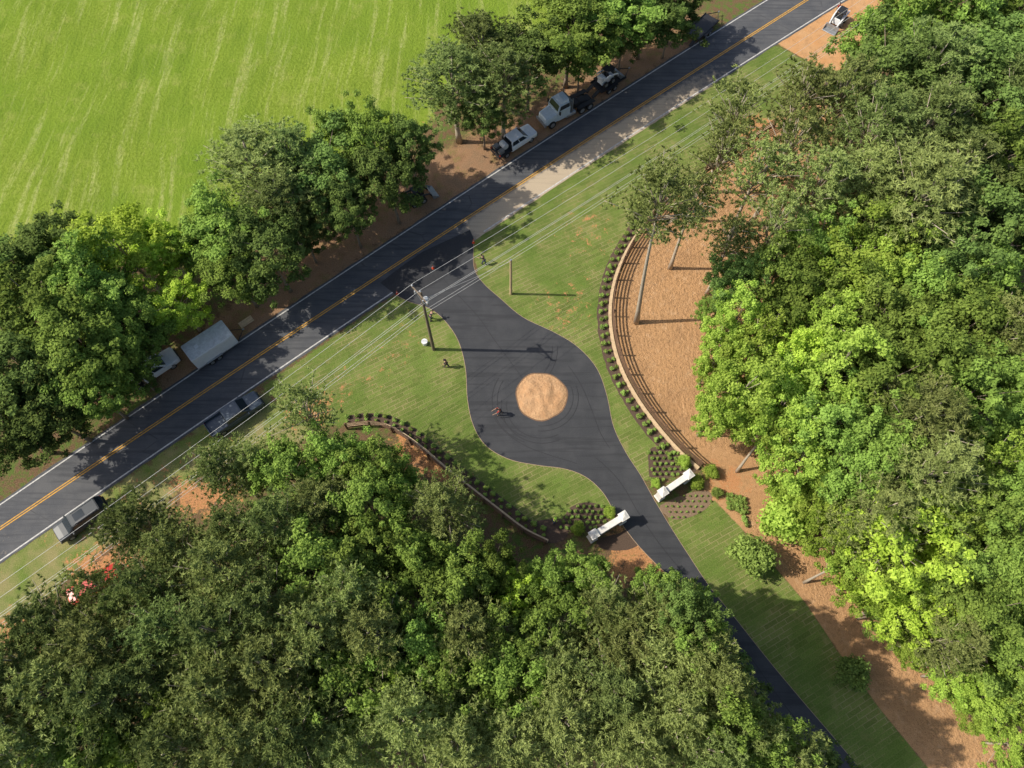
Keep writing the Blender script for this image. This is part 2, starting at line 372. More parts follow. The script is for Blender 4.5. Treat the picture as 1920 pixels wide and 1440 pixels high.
# ---------------------------------------------------------------- road
n = N('old_asphalt', '2D')
a = n.noise(12, 4, .7); b = n.noise(.5, 4, .65); rt = math.atan2(D.y, D.x)
cst = n.noise(1.2, 3, .6, vec=n.mapping(-rt, (.12, 2.2, 1)))
base = n.mix(n.rng(a, .3, .7), (.064, .067, .075), (.105, .108, .116)); base = n.mix(n.rng(b, .35, .65, 0, .45), base, (.14, .138, .138))
base = n.mix(n.rng(cst, .48, .68, 0, .6), base, (.05, .053, .06))
vo = n.new('ShaderNodeTexVoronoi', feature='DISTANCE_TO_EDGE'); n.put(vo.inputs['Vector'], n.mapping(-rt, (.1, .25, 1))); vo.inputs['Scale'].default_value = 1.0
base = n.mix(n.math('MULTIPLY', n.rng(vo.outputs['Distance'], .004, .008, .45, 0), n.rng(b, .45, .6)), base, (.03, .03, .033))
wa = n.new('ShaderNodeAttribute', attribute_name='worn')
wn = n.mix(n.rng(a, .3, .7), (.4, .32, .225), (.54, .44, .32)); wn = n.mix(n.rng(cst, .5, .7, 0, .35), wn, (.28, .23, .175))
base = n.mix(n.rng(n.math('ADD', wa.outputs['Fac'], n.math('MULTIPLY', n.math('SUBTRACT', n.noise(1.5, 4, .7), .5), .6)), .3, .7), base, wn)
n.bump(a, .3, .02); RM = n.fin(base, .85, 0, .3)
ss = np.arange(-260, 420, 1.0); s_d0 = sn(g(745, 553).xy)[0]; s_d1 = sn(g(888, 445).xy)[0]; s_w1 = sn(g(1300, 178).xy)[0]
vs, fs, wv_ = [], [], []
for s in ss:
    l, cn, r = fL(s)+.3, fC(s), fR(s)-.3
    for k, t in enumerate((0, .25, .5, .75, 1, 1.06, 1.3, 1.6, 1.85, 2)):
        nn = l+(cn-l)*t if t <= 1 else cn+(r-cn)*(t-1)
        if t in (0, 2): nn += random.uniform(-.06, .06)
        p = rp(s, nn); vs.append((p.x, p.y, .02))
        lat = 1 if t > 1.2 else (.45 if t > 1.03 else 0)
        lon = min(max((s-s_d1+1.5)/3, 0), 1)*min(max((s_w1+14-s)/26, 0), 1)
        w2 = .42*min(max((8-s)/14, 0), 1)*(1 if t > 1.03 else .3)
        wv_.append(max(lat*lon, w2))
for i in range(len(ss)-1):
    for k in range(9): q = i*10+k; fs.append((q+10, q+11, q+1, q))
me = bpy.data.meshes.new('road'); me.from_pydata(vs, [], fs); me.update()
at = me.attributes.new('worn', 'FLOAT', 'POINT'); at.data.foreach_set('value', wv_)
road = link('road', me, RM); road['kind'] = 'structure'
WL = N('worn_white_marking'); f = WL.noise(4, 3, .7); WLm = WL.fin(WL.mix(WL.rng(f, .42, .62), (.62, .61, .58), (.4, .39, .37)), .8)
YL = N('yellow_marking'); f = YL.noise(4, 3, .7); YLm = YL.fin(YL.mix(YL.rng(f, .42, .65), (.7, .36, .03), (.4, .22, .05)), .8)
def line(name, fn, off, wd, s0, s1, mat):
    st_ = [s for s in ss if s0 <= s <= s1]
    mb = MB().ribbon([rp(s, fn(s)+off-wd/2) for s in st_], [rp(s, fn(s)+off+wd/2) for s in st_], .026)
    o = mb.build(name, mat, flat=True); o['kind'] = 'structure'
line('road_edge_line', fL, 0, .13, -250, 400, WLm); line('road_edge_line', fR, 0, .14, -250, s_d0, WLm); line('road_edge_line', fR, 0, .14, s_d1+.5, 400, WLm)
line('road_centre_line', fC, .12, .11, -250, 400, YLm); line('road_centre_line', fC, -.12, .11, -250, 400, YLm)
# ---------------------------------------------------------------- driveway
dl = [(742,553),(768,566),(805,578),(835,602),(860,640),(873,690),(877,750),(888,798),(912,836),(955,861),(1008,872),(1060,879),(1100,895),(1132,925),(1155,965),(1188,1012),(1228,1055),(1272,1097),(1330,1165),(1382,1240),(1430,1320),(1490,1400),(1610,1560),(1790,1800)]
dr = [(888,447),(888,500),(905,530),(938,560),(980,595),(1038,623),(1082,650),(1118,690),(1137,740),(1150,800),(1174,850),(1200,890),(1225,935),(1255,985),(1290,1040),(1330,1100),(1377,1158),(1442,1240),(1502,1312),(1602,1430),(1720,1580),(1900,1800)]
sl, sr = spline(G2(dl), .6), spline(G2(dr), .6)
n = N('new_asphalt', '2D'); a = n.noise(15, 4, .75); b = n.noise(.45, 4, .6)
base = n.mix(n.rng(a, .3, .7), (.032, .034, .039), (.058, .06, .066)); base = n.mix(n.rng(b, .4, .7, 0, .55), base, (.07, .071, .076))
sk = n.noise(1.0, 3, .6, vec=n.mapping(.95, (.1, 1.6, 1)))
base = n.mix(n.rng(sk, .52, .68, 0, .5), base, (.027, .028, .032))
n.bump(a, .3, .02); DM = n.fin(base, .75, 0, .35)
inner = [rp(s_d0-.6, fR(s_d0)+1.9), rp((s_d0+s_d1)/2, fC(s_d1)-.45), rp(s_d1+.3, fR(s_d1)+1.2)]
el, er = even(sl, 240), even(sr, 240)
MBd = MB().ribbon(el, er, .032)
o = MBd.build('driveway', DM, flat=True); o['kind'] = 'structure'
fresh = simple('fresh_black_asphalt', (.026, .027, .031), .7, 0, .2, 4)
ap = [el[0]]+[inner[0].lerp(inner[1], t)+Vector((random.uniform(-.1, .1), random.uniform(-.1, .1))) for t in (0, .3, .6, 1)]+[inner[2], er[0], er[4], er[7].lerp(el[7], .5), el[4]]
sheet('driveway_apron', ap, .036, fresh)
seam = simple('asphalt_seam', (.02, .02, .023), .6)
for k0, k1, f0, f1 in ((6, 60, .5, .5), (60, 92, .16, .2), (60, 92, .84, .8), (92, 190, .5, .5)):
    c_ = [el[k].lerp(er[k], f0+(f1-f0)*(k-k0)/(k1-k0)) for k in range(k0, k1)]
    o = MB().ribbon(offs(c_, -.03), offs(c_, .03), .0345).build('asphalt_seam', seam, flat=True); o['kind'] = 'structure'
dust = simple('sandy_edge', (.4, .29, .19), .95, sc=8)
for pth, sg in ((sl, 1), (sr, -1)):
    a_ = offs(pth, -.05*sg); b_ = [p+(q-p)*random.uniform(.4, 1.6) for p, q in zip(pth, offs(pth, .12*sg))]
    o = MB().ribbon(a_, b_, .024).build('driveway_edge', dust, flat=True); o['kind'] = 'structure'
tmk = N('tyre_marks', '2D').fin((.022, .022, .025), .6)
for i_, (c0, r_, a0, a1) in enumerate((((1015, 760), 3.6, 3.0, 5.2), ((1010, 750), 4.3, 2.6, 4.4), ((1015, 743), 3.3, 4.6, 6.6), ((940, 650), 5.5, 5.4, 6.3), ((1060, 800), 4.6, 1.4, 2.5))):
    cc_ = g(*c0).xy
    for d_ in (0, .55):
        th_ = np.linspace(a0, a1, 30); ra = [cc_+Vector((math.cos(t), math.sin(t)))*(r_+d_) for t in th_]; rb = [cc_+Vector((math.cos(t), math.sin(t)))*(r_+d_+.07) for t in th_]
        o = MB().ribbon(ra, rb, .038+.0006*i_+d_*.0004).build('tyre_mark', tmk, flat=True); o['kind'] = 'structure'
# island mound
n = N('island_dirt'); a = n.noise(4, 5, .7); b = n.noise(.9, 3, .6); IM = n.fin(n.mix(n.rng(b, .35, .65, 0, .6), n.mix(n.rng(a, .3, .7), (.46, .26, .13), (.66, .42, .23)), (.52, .28, .13)), .95); n.bump(a, .9, .2)
ic = g(1015, 743); R0 = 2.62; bm = bmesh.new(); rings = []; ctr = bm.verts.new((ic.x, ic.y, .33))
def rr_(t): return (1+.025*math.sin(3*t+1)+.015*math.sin(7*t))
for k in range(1, 16):
    ring = []
    for t_ in range(64):
        t = t_*2*PI/64; r = R0*k/15*rr_(t); x, y = r*math.cos(t), r*math.sin(t)
        z = .045+.25*(1-(k/15)**2)+(.14*noise.noise(Vector((x, y, 1))*1.5) if k < 15 else 0); ring.append(bm.verts.new((ic.x+x, ic.y+y, max(z, .043))))
    rings.append(ring)
for t in range(64): bm.faces.new((ctr, rings[0][t], rings[0][(t+1) % 64]))
for k in range(14):
    for t in range(64): bm.faces.new((rings[k][t], rings[k+1][t], rings[k+1][(t+1) % 64], rings[k][(t+1) % 64]))
bmesh.ops.recalc_face_normals(bm, faces=bm.faces); me = bpy.data.meshes.new('island'); bm.to_mesh(me); bm.free(); me.shade_smooth()
isl = tag(empty('dirt_island', (ic.x, ic.y, 0), 0), 'round orange dirt island in the middle of the turning circle', 'dirt island')
me.transform(Matrix.Translation((-ic.x, -ic.y, 0))); link('mound', me, IM, isl)
rim = [Vector((math.cos(t*2*PI/64), math.sin(t*2*PI/64)))*R0*rr_(t*2*PI/64) for t in range(65)]
MB().ribbon([p*1.0 for p in rim], [p*(1.045+.01*random.random()) for p in rim], .042).build('rim', simple('dark_dirt', (.2, .12, .07), .95, sc=8), isl, flat=True)  # thin ring of darker brown around the foot of the mound
# ---------------------------------------------------------------- beds, fences
n = N('mulch', '2D'); a = n.noise(16, 4, .8); MU = n.fin(n.mix(n.rng(a, .3, .7), (.045, .03, .022), (.17, .11, .075)), .95); n.bump(a, .6, .06)
fr_p = [(1450,238),(1395,272),(1335,315),(1290,347),(1240,388),(1205,433),(1178,475),(1157,525),(1148,580),(1152,635),(1168,690),(1197,745),(1237,800),(1277,845),(1312,876)]
fl_p = [(652,803),(700,799),(738,810),(785,842),(830,880),(880,920),(930,959),(980,997),(1025,1020)]
pr = spline(G2(fr_p), .5); pl = spline(G2(fl_p), .5)
cen = g(1000, 760).xy
def side_of(path):
    m = path[len(path)//2]; a_ = offs(path, 1)[len(path)//2]
    return 1 if (a_-cen).length < (m-cen).length else -1
sR, sL = side_of(pr), side_of(pl)
K0 = min(range(len(pr)), key=lambda i: (pr[i]-g(1215, 420).xy).length)
def bedrib(path, side, w_, z):
    o = MB().ribbon(offs(path, side*.05), jt(offs(path, side*w_), .06), z).build('mulch_bed', MU, flat=True); o['kind'] = 'structure'
bedrib(pr[K0:], sR, 1.65, .012); bedrib(pl, sL, 1.45, .012)
plotA = [(1216,850),(1228,838),(1262,842),(1300,868),(1290,885),(1255,895),(1228,915),(1218,895)]
plotB = [(1238,948),(1290,925),(1330,922),(1332,945),(1305,965),(1268,974),(1248,966)]
plotC = [(1058,968),(1075,948),(1110,942),(1148,958),(1142,975),(1115,995),(1075,998),(1050,990)]
plotD = [(930,950),(985,975),(1060,975),(1060,1010),(1020,1018),(975,992)]
plotE = [(1160,1000),(1190,985),(1205,1010),(1180,1030),(1130,1030),(1120,1012)]
for p, zz in ((plotA, .016), (plotC, .016), (plotD, .02), (plotE, .016)): sheet('mulch_bed', spline(G2(p), .3, True), zz, MU, .03)
MU2 = simple('pale_mulch', (.22, .15, .095), .95, var=.4, sc=14); sheet('mulch_bed', spline(G2(plotB), .3, True), .016, MU2, .03)
def strip3(P, dA, dB, z0, z1, nm, mm, root):
    aa, bb = offs(P, dA), offs(P, dB); k = len(P)
    vs = [(p.x, p.y, z0) for p in aa]+[(p.x, p.y, z1) for p in aa]+[(p.x, p.y, z1) for p in bb]+[(p.x, p.y, z0) for p in bb]
    fs = [(j*k+i, j*k+i+1, ((j+1) % 4)*k+i+1, ((j+1) % 4)*k+i) for j in range(4) for i in range(k-1)]+[(0, k, 2*k, 3*k), (k-1, 2*k-1, 3*k-1, 4*k-1)]
    MB().add(vs, fs).build(nm, mm, root)
def fence(path, label, side):
    root = empty('board_fence', (path[0].x, path[0].y, 0), 0, label, 'fence')
    o_ = path[0]; P = [p-o_ for p in path]
    for zc in (.42, .78, 1.14, 1.5): strip3(P, .02, -.02, zc-.08, zc+.08, 'rail', M['board'], root)
    strip3(P, side*.09, side*.42, 0, .3, 'base_timber', M['palewood'], root)
    for p, t in resample(P, 2.4):
        q = p+Vector((-t.y, t.x))*(-side*.1)
        MB().box(q.x, q.y, .82, .15, .15, 1.64, math.atan2(t.y, t.x)).build('post', M['board'], root)
fence(pr, 'long curved brown rail fence with pale timber edging beside the pine straw bank', sR)
fence(pl, 'curved rail fence with pale timber edging running into the lower woods', sL)
# ---------------------------------------------------------------- foliage meshes (triangular leaf sprays)
def tmesh(name, V, tint):
    nq = len(V)//3; me = bpy.data.meshes.new(name); me.vertices.add(len(V)); me.vertices.foreach_set('co', V.astype(np.float32).ravel())
    me.loops.add(nq*3); me.loops.foreach_set('vertex_index', np.arange(nq*3, dtype=np.int32)); me.polygons.add(nq)
    me.polygons.foreach_set('loop_start', np.arange(0, nq*3, 3, dtype=np.int32)); me.polygons.foreach_set('loop_total', np.full(nq, 3, dtype=np.int32))
    me.update(calc_edges=True); a_ = me.attributes.new('tint', 'FLOAT', 'POINT'); a_.data.foreach_set('value', np.repeat(tint, 3).astype(np.float32))
    return me
def unit(a): return a/(np.linalg.norm(a, axis=-1, keepdims=True)+1e-9)
def leaves(name, C, NV, L, W, tint):
    k = len(C); r = unit(rng.normal(size=(k, 3))); a_ = unit(np.cross(NV, r)); b_ = np.cross(NV, a_)
    l = L*rng.uniform(.6, 1.3, (k, 1))/2; w_ = W*rng.uniform(.6, 1.3, (k, 1))/2
    V = np.stack([C-a_*l*.8+b_*w_, C-a_*l*.8-b_*w_, C+a_*l*1.1], 1).reshape(-1, 3); return tmesh(name, V, tint)
def broad(seed, R=4.0, zc=10.0, Rz=5.0, ncl=165, nl=92, size=.3, crad=(.28, .8), low=-.6, flat=.65):
    C, NV, T = [], [], []; tips = []; cm_ = sum(crad)/2
    off = Vector((seed*3.1, seed*1.7, 0))
    for i in range(ncl):
        while True:
            d = rng.normal(size=3); d /= np.linalg.norm(d)
            if d[2] > low: break
        lob = 1+.75*noise.noise(Vector(d)*1.7+off)+.35*noise.noise(Vector(d)*4+off)
        rr = lob*rng.uniform(.4, 1.05)**.5
        c0 = np.array([d[0]*R*rr, d[1]*R*rr, zc+d[2]*Rz*rr*.95]); tips.append(c0)
        cr = rng.uniform(*crad); m = int(nl*(cr/cm_)**2)
        e = unit(rng.normal(size=(m, 3)))*rng.uniform(.3, 1.35, (m, 1))**.8
        p = c0+e*np.array([cr, cr, cr*flat]); C.append(p)
        NV.append(unit(e*.6+np.array([0, 0, .6])+d*.3+rng.normal(size=(m, 3))*.55))
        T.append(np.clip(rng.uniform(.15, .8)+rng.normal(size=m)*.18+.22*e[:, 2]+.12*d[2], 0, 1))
    return leaves('crown', np.concatenate(C), np.concatenate(NV), size, size*.75, np.concatenate(T)), tips
def pine(seed, R=3.7, z0=8.0, z1=20.5, nb=88, nt=17, nn=13, L=.36):
    C, D_, T = [], [], []; tips = []
    for i in range(nb):
        f = (i+rng.uniform(0, 1))/nb; z = z0+(z1-z0)*f**.8; prof = math.sin(min(1, (1-f)*1.25+.12)*PI*.5)**.8*(.55+.45*min(1, f*3+.4))
        L_ = R*prof*rng.uniform(.5, 1.3); a_ = i*2.399+rng.uniform(-.5, .5); dirv = np.array([math.cos(a_), math.sin(a_), rng.uniform(.05, .5)])
        tips.append(np.array([0, 0, z])+dirv*L_); tb = rng.uniform(.2, .9); side = np.array([-dirv[1], dirv[0], 0])
        for k in range(nt):
            t = 1-.66*(k/nt)**1.1 if k else 1
            p = np.array([0, 0, z])+dirv*L_*t+side*rng.normal()*L_*.16*(t+.2)+np.array([0, 0, rng.normal()*.13+.1])
            dd = unit(unit(rng.normal(size=(nn, 3)))+dirv*.4+np.array([0, 0, .35]))
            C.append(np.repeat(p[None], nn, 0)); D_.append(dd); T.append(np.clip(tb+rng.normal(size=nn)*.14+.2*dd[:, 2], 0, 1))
    C = np.concatenate(C); D_ = np.concatenate(D_); T = np.concatenate(T); l = L*rng.uniform(.6, 1.2, (len(C), 1))
    s_ = unit(np.cross(D_, rng.normal(size=C.shape)))*.062*rng.uniform(.7, 1.3, (len(C), 1))
    V = np.stack([C+s_, C-s_, C+D_*l], 1).reshape(-1, 3); return tmesh('crown', V, T), tips
def trunk_mesh(h, r, tips, nl, z_in, bend=.4, seed=0):
    m = MB(); rs = random.Random(seed); K = 8; pts = []
    for i in range(K+1):
        f = i/K; pts.append(Vector((bend*math.sin(f*2.2+seed)*f, bend*math.cos(f*1.7+seed)*f*.7, h*f-.15*(i == 0))))
    m.tube(pts, [r*(1.35 if i == 0 else 1)*(1-.82*i/K) for i in range(K+1)], 7)
    for t in rs.sample(tips, min(nl, len(tips))):
        zb = min(max(z_in+(t[2]-z_in)*.55-rs.uniform(.3, 1.3), z_in*.8), h*.93); f = zb/h; i = min(int(f*K), K-1); b0 = pts[i].lerp(pts[i+1], f*K-i)
        tv = Vector(t); md = b0.lerp(tv, .5)+Vector((0, 0, .25)); m.tube([b0, md, tv], [r*.3, r*.18, .02], 4)
    o = m.build('trunk', M['bark'], None, smooth=True); me = o.data; bpy.data.objects.remove(o); return me
PROT = {}
def mk_broad(key, seed, tb='bark', **k):
    me, tips = broad(seed, **k); zc, Rz = k.get('zc', 10.0), k.get('Rz', 5.0)
    tm_ = trunk_mesh(zc+Rz*.5, .22, tips, 22, zc-Rz*.6, .5, seed)
    tm_.materials.clear(); tm_.materials.append(M[tb]); me.materials.append(LM['br']); PROT[key] = (me, tm_, k.get('R', 4.0), zc+Rz)
def mk_pine(key, seed, **k):
    me, tips = pine(seed, **k); tm_ = trunk_mesh(k.get('z1', 20.5)-.3, .26, tips, 36, k.get('z0', 8.0), .5, seed)
    tm_.materials.clear(); tm_.materials.append(M['palebark']); me.materials.append(LM['pd']); PROT[key] = (me, tm_, k.get('R', 3.7), k.get('z1', 20.5))
for i in range(5): mk_broad('b%d' % i, i+1)
for i in range(3): mk_broad('l%d' % i, i+20, 'palebark', zc=9.6, Rz=5.4, ncl=170, nl=78, crad=(.26, .75), low=-.8)
mk_broad('m0', 31, 'palebark', zc=12, Rz=3.2, ncl=110, nl=78, crad=(.26, .7), low=-.3)
for i in range(5): mk_pine('p%d' % i, i+40)
mk_pine('t0', 61, R=3.9, z0=14.5, z1=22, nb=66, nt=13); mk_pine('t1', 62, R=3.4, z0=9, z1=17, nb=54, nt=12)
T = '''
850 148 72 pd 13;902 88 68 pd 13;942 142 60 pd 13;992 98 56 dk 13;905 208 36 dk 9;1070 50 74 br 13;1148 18 70 br 12;1092 88 38 dk 10;1212 22 54 dk 10;1268 2 46 dk 9;1172 60 36 dk 9;1258 40 30 dk 8
478 305 78 ol 13;548 295 56 pd 13;525 375 64 pd 12;612 325 70 dk 12;640 250 42 br 11;700 268 50 br 13;725 320 54 dk 13;768 278 42 dk 12;650 385 46 dk 11;420 430 66 br 12;500 465 60 dk 12;440 510 52 br 10;565 430 36 dk 9
235 470 72 yl 12;300 455 44 yl 10;328 565 42 yl 9;385 450 48 br 10;100 480 60 dk 12;35 505 58 dk 12;165 535 66 br 13;75 580 74 br 13;225 590 60 br 11;150 650 72 br 13;45 680 74 dk 13;205 670 54 br 10;170 735 50 br 10;85 775 58 dk 11;5 800 58 dk 11;270 625 32 dk 7;252 700 28 dk 6
575 772 58 t1 14;420 880 54 pd 13;480 872 42 ol 12;545 895 64 br 13;640 862 56 br 12;700 880 52 br 12;600 955 66 ol 14;690 955 66 br 14;752 915 38 br 10;830 950 62 ol 14;262 990 62 pd 15;335 1035 60 ol 15;445 995 54 pd 15;522 990 66 pd 16;190 1100 38 t1 14;425 1075 76 ol 17;290 1100 56 pd 16;245 1140 44 pd 15;105 1178 60 pd 16;40 1250 66 pd 17;205 1210 70 ol 17;325 1185 74 pd 17;20 1335 68 ol 17;120 1285 70 ol 17;215 1300 74 pd 18;60 1400 74 ol 17;155 1400 68 br 16;228 1415 52 li 14;345 1305 48 li 14;300 1262 60 pd 17;425 1185 80 pd 18;415 1290 76 ol 18;345 1400 76 pd 18;460 1390 76 ol 18;505 1135 76 pd 18;520 1250 80 ol 18;560 1370 80 pd 18;600 1060 70 br 16;605 1180 76 ol 18;682 1040 66 br 15;665 1115 64 ol 17;642 1290 74 br 17;700 1190 74 ol 18;660 1400 68 ol 16;768 1040 56 br 14;778 1115 64 br 15;742 1268 44 li 13;762 1345 76 ol 18;795 1205 64 br 16;862 1085 62 br 15;872 1185 70 ol 16;850 1290 70 br 16;862 1390 76 ol 17;925 1070 46 br 13;962 1120 42 yl 13;960 1200 58 br 15;950 1285 66 br 16;960 1385 74 ol 16;1030 1092 46 br 12;1098 1085 48 br 12;1040 1160 58 br 14;1050 1250 60 ol 15;1052 1350 76 ol 17;1135 1145 54 ol 14;1165 1215 82 ol 16;1250 1165 70 ol 16;1305 1175 52 ol 15;1240 1250 84 ol 17;1310 1250 66 ol 19;1150 1305 84 pd 18;1182 1390 80 ol 18;1270 1340 72 ol 20;1330 1405 66 pd 20;1400 1372 60 ol 19;1480 1420 56 ol 18;1430 1430 50 br 17;1332 1198 36 dk 9;1354 1258 38 dk 9;1382 1318 38 dk 9;1345 1310 46 dk 9;1288 1128 34 br 13;1300 1215 48 br 20;1340 1340 52 br 21;1408 1400 48 br 20;1225 1105 36 br 14;1285 1165 44 dk 19;1340 1285 46 ol 21;1258 1140 36 dk 19;1540 1455 40 dk 10
1300 385 46 t1 15;1375 218 54 t1 16;1352 288 46 t1 15;1420 335 56 t1 17;1482 275 58 t1 17;1500 190 46 t1 17;1580 185 58 ol 17;1538 350 60 ol 17;1452 425 52 t1 16;1372 455 46 t1 13;1375 530 44 dk 12;1455 512 50 br 14;1665 75 46 br 15;1708 38 62 br 16;1665 150 68 dk 17;1750 130 74 pd 18;1782 30 64 br 17;1850 100 74 dk 18;1905 20 60 br 17;1640 250 68 pd 18;1740 240 76 pd 18;1840 210 68 dk 17;1905 180 60 pd 18;1618 345 62 ol 16;1720 370 90 ol 19;1800 320 66 pd 17;1880 300 66 br 17;1905 400 58 dk 17;1822 430 70 dk 17;1640 430 56 br 15;1590 490 70 li 15;1525 465 50 br 14;1500 560 62 br 14;1665 500 56 li 15;1722 560 66 br 15;1652 600 68 br 15;1782 520 56 dk 16;1860 545 66 br 16;1905 625 60 ol 17;1800 620 70 br 16;1562 600 60 li 15;1382 600 46 li 13;1350 655 40 li 12;1425 645 54 li 14;1400 725 64 li 15;1345 765 40 li 11;1475 760 66 li 15;1560 700 72 li 16;1492 685 50 yl 14;1505 850 56 li 13;1562 800 66 br 15;1640 720 72 br 16;1650 820 70 br 16;1730 680 70 br 16;1722 790 76 ol 17;1742 885 74 ol 17;1820 740 70 br 16;1900 740 60 br 16;1862 860 54 li 14;1600 890 62 br 14;1545 938 44 li 10;1640 965 64 ol 15;1580 1008 48 li 11;1700 1030 80 yl 15;1762 960 56 li 14;1830 960 58 br 15;1905 960 60 br 15;1842 1050 64 br 15;1635 1085 42 li 10;1702 1132 54 yl 12;1762 1125 56 br 13;1830 1140 64 br 14;1905 1090 60 br 15;1785 1200 50 ol 13;1870 1220 56 br 13;1852 1292 44 li 9;1908 1290 42 li 9;1912 1400 34 li 7;1795 1265 36 li 8;1485 915 32 li 7;1655 1150 32 br 7;1722 1212 34 li 7;1840 1335 28 li 5;1345 700 26 li 6;1330 580 22 br 6
'''
LAND = [("the white enclosed trailer",385,625),("the grey pickup",440,772),("the black suv",150,972),("the red car",190,1105),("the left entrance wall",1140,980),("the crossarm pole",800,600),("the pale semi truck",1030,220),("the white flatbed pickup",960,270),("the orange dirt lot",1540,60),("the bare-trunked tall pine",1235,385),("the bottom left corner",0,1440),("the bottom right corner",1920,1440),("the top right corner",1920,0),("the bright low bush",1455,960),("the bottom edge's midpoint",960,1440),("the right edge's midpoint",1920,720),("the left edge's midpoint",0,720),("the orange earth patch",380,930),("the dirt island",1015,743),("the leafy round bush",1400,1035)]
LOOK = dict(pd='dark needled pine', ol='olive green pine', t1='thin see-through pine', br='mid green leafy tree', dk='dark green leafy tree', li='bright lime leafy tree', yl='yellow-green leafy tree')
DIRS = ['right of', 'above right of', 'above', 'above left of', 'left of', 'below left of', 'below', 'below right of']
used = set()
def autolabel(px, py, look):
    for nm, lx, ly in sorted(LAND, key=lambda q: math.hypot(q[1]-px, q[2]-py)):
        d = math.hypot(px-lx, py-ly); a_ = math.atan2(ly-py, px-lx); k = round(a_/(PI/4)) % 8
        s = f"{look} about {max(1, round(d/18))} metres {DIRS[k]} {nm}"
        if s not in used: used.add(s); return s
def tree(loc, key, mat, r, h, label, group, rz=None, tilt=(0, 0)):
    cm, tm_, R, HH = PROT[key]
    o = empty('pine_tree' if key[0] in 'pt' else 'broadleaf_tree', loc, random.uniform(0, 6.28) if rz is None else rz, label, 'tree', group)
    o.rotation_euler[0], o.rotation_euler[1] = tilt
    o.scale = (r/R, r/R*random.uniform(.9, 1.1), h/HH)
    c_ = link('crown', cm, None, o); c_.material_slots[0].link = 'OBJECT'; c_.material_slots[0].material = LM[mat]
    t_ = link('trunk', tm_, None, o); return o
cnt = 0
for li_, ln in enumerate(T.strip().split('\n')):
    for e in ln.split(';'):
        px, py, r, kd, h = e.split(); px, py, r, h = float(px), float(py), float(r), float(h)
        zc = h*(.76 if kd in ('pd', 'ol', 't1') else .7); p = g(px, py, zc)
        dep = (p-cam.location).length; rm = r*1.03*dep/F
        key = 't1' if kd == 't1' else (('p%d' % (cnt % 5)) if kd in ('pd', 'ol') else ('l%d' % (cnt % 3) if kd in ('li', 'yl') else 'b%d' % (cnt % 5))); cnt += 1
        tree((p.x, p.y, 0), key, 'ol' if kd == 't1' else kd, rm, h, autolabel(px, py, LOOK[kd]), 'trees between the field and the road' if li_ < 3 else 'trees of the lower woods' if li_ == 3 else 'trees of the right hand woods')
def leaner(base, crown, zcr, key, mat, r, h, label):
    b0 = g(*base); cp = g(crown[0], crown[1], zcr)
    tree((b0.x, b0.y, 0), key, mat, r, h, label, None, 0, tilt=(-math.atan2(cp.y-b0.y, zcr), math.atan2(cp.x-b0.x, zcr)))
leaner((1193, 605), (1238, 385), 18.7, 't0', 'ol', 4.0, 22.5, 'tall thin pine with a long bare pale trunk rising from the pine straw')
leaner((1382, 884), (1445, 800), 8.5, 'm0', 'li', 3.0, 11.5, 'leaning lime tree with its pale bare trunk showing on the pine straw edge')
leaner((1508, 1092), (1592, 1052), 6.5, 'm0', 'li', 2.6, 9.0, 'leaning lime tree with a pale trunk low over the straw below the bright bush')
# bushes
bsh, _ = broad(77, R=.8, zc=.85, Rz=.75, ncl=80, nl=45, size=.15, crad=(.2, .36), low=-.6, flat=.9); bsh.materials.append(LM['sh'])
sm_, _ = broad(78, R=.15, zc=.24, Rz=.14, ncl=14, nl=16, size=.13, crad=(.1, .17), low=-.5, flat=.9); sm_.materials.append(LM['sh'])
def bush(px, py, r, label, group=None, mat='sh', name='round_shrub', hs=1.0):
    p = g(px, py); o = link(name, bsh, None); o.location = p; o.scale = (r, r, r*hs); o.rotation_euler[2] = random.uniform(0, 6)
    o.material_slots[0].link = 'OBJECT'; o.material_slots[0].material = LM[mat]; return tag(o, label, 'shrub', group)
bush(1280, 868, .66, 'round clipped shrub at the upper end of the right entrance wall', mat='li')
bush(1330, 888, .74, 'round clipped shrub farthest right beside the lower end of the rail fence', mat='li')
bush(1305, 908, .72, 'round clipped shrub just right of the right entrance wall', mat='li')
bush(1228, 908, .48, 'small round shrub at the driveway edge above the right entrance wall', mat='li')
bush(1342, 926, .55, 'low shrub on pine straw below the round clipped shrubs', mat='sh')
bush(1142, 962, .6, 'round shrub above the inner end of the left entrance wall', mat='li')
bush(1083, 994, .66, 'round shrub at the outer end of the left entrance wall', mat='li')
bush(1400, 1048, 1.95, 'leafy round bush standing alone on the lawn edge below the entrance', mat='sh', name='leafy_bush', hs=1.2)
bush(1458, 978, 2.5, 'bright low bush at the left edge of the lime trees', mat='li', name='leafy_bush', hs=1.3)
bush(1585, 1262, 1.4, 'young bush on the shaded lawn near the lower right', mat='dk', name='leafy_bush', hs=1.3)
bush(1360, 790, 1.3, 'low bush at the foot of the lime trees on the pine straw', mat='li', name='leafy_bush')
def sm(p, label, group, s=1.0):
    o = link('small_shrub', sm_, None); o.location = (p[0], p[1], 0.015); k = s*random.uniform(.88, 1.18); o.scale = (k, k, k); o.rotation_euler[2] = random.uniform(0, 6); tag(o, label, 'shrub', group)
for d_, nm, ph in ((1.25, 'outer', 0), (.72, 'inner', 1)):
    pp = offs(pr, sR*d_)[K0+1+ph:]
    for p, t in resample(pp, 1.0): sm(p, f'small round shrub in the {nm} row of the bed along the right curved fence', f'{nm} shrub row by the right fence', 1.1 if ph == 0 else .75)
    pp = offs(pl, sL*(d_-.1))
    for p, t in resample(pp, 1.0): sm(p, f'small round shrub in the {nm} row of the bed along the left curved fence', f'{nm} shrub row by the left fence', 1.1 if ph == 0 else .75)
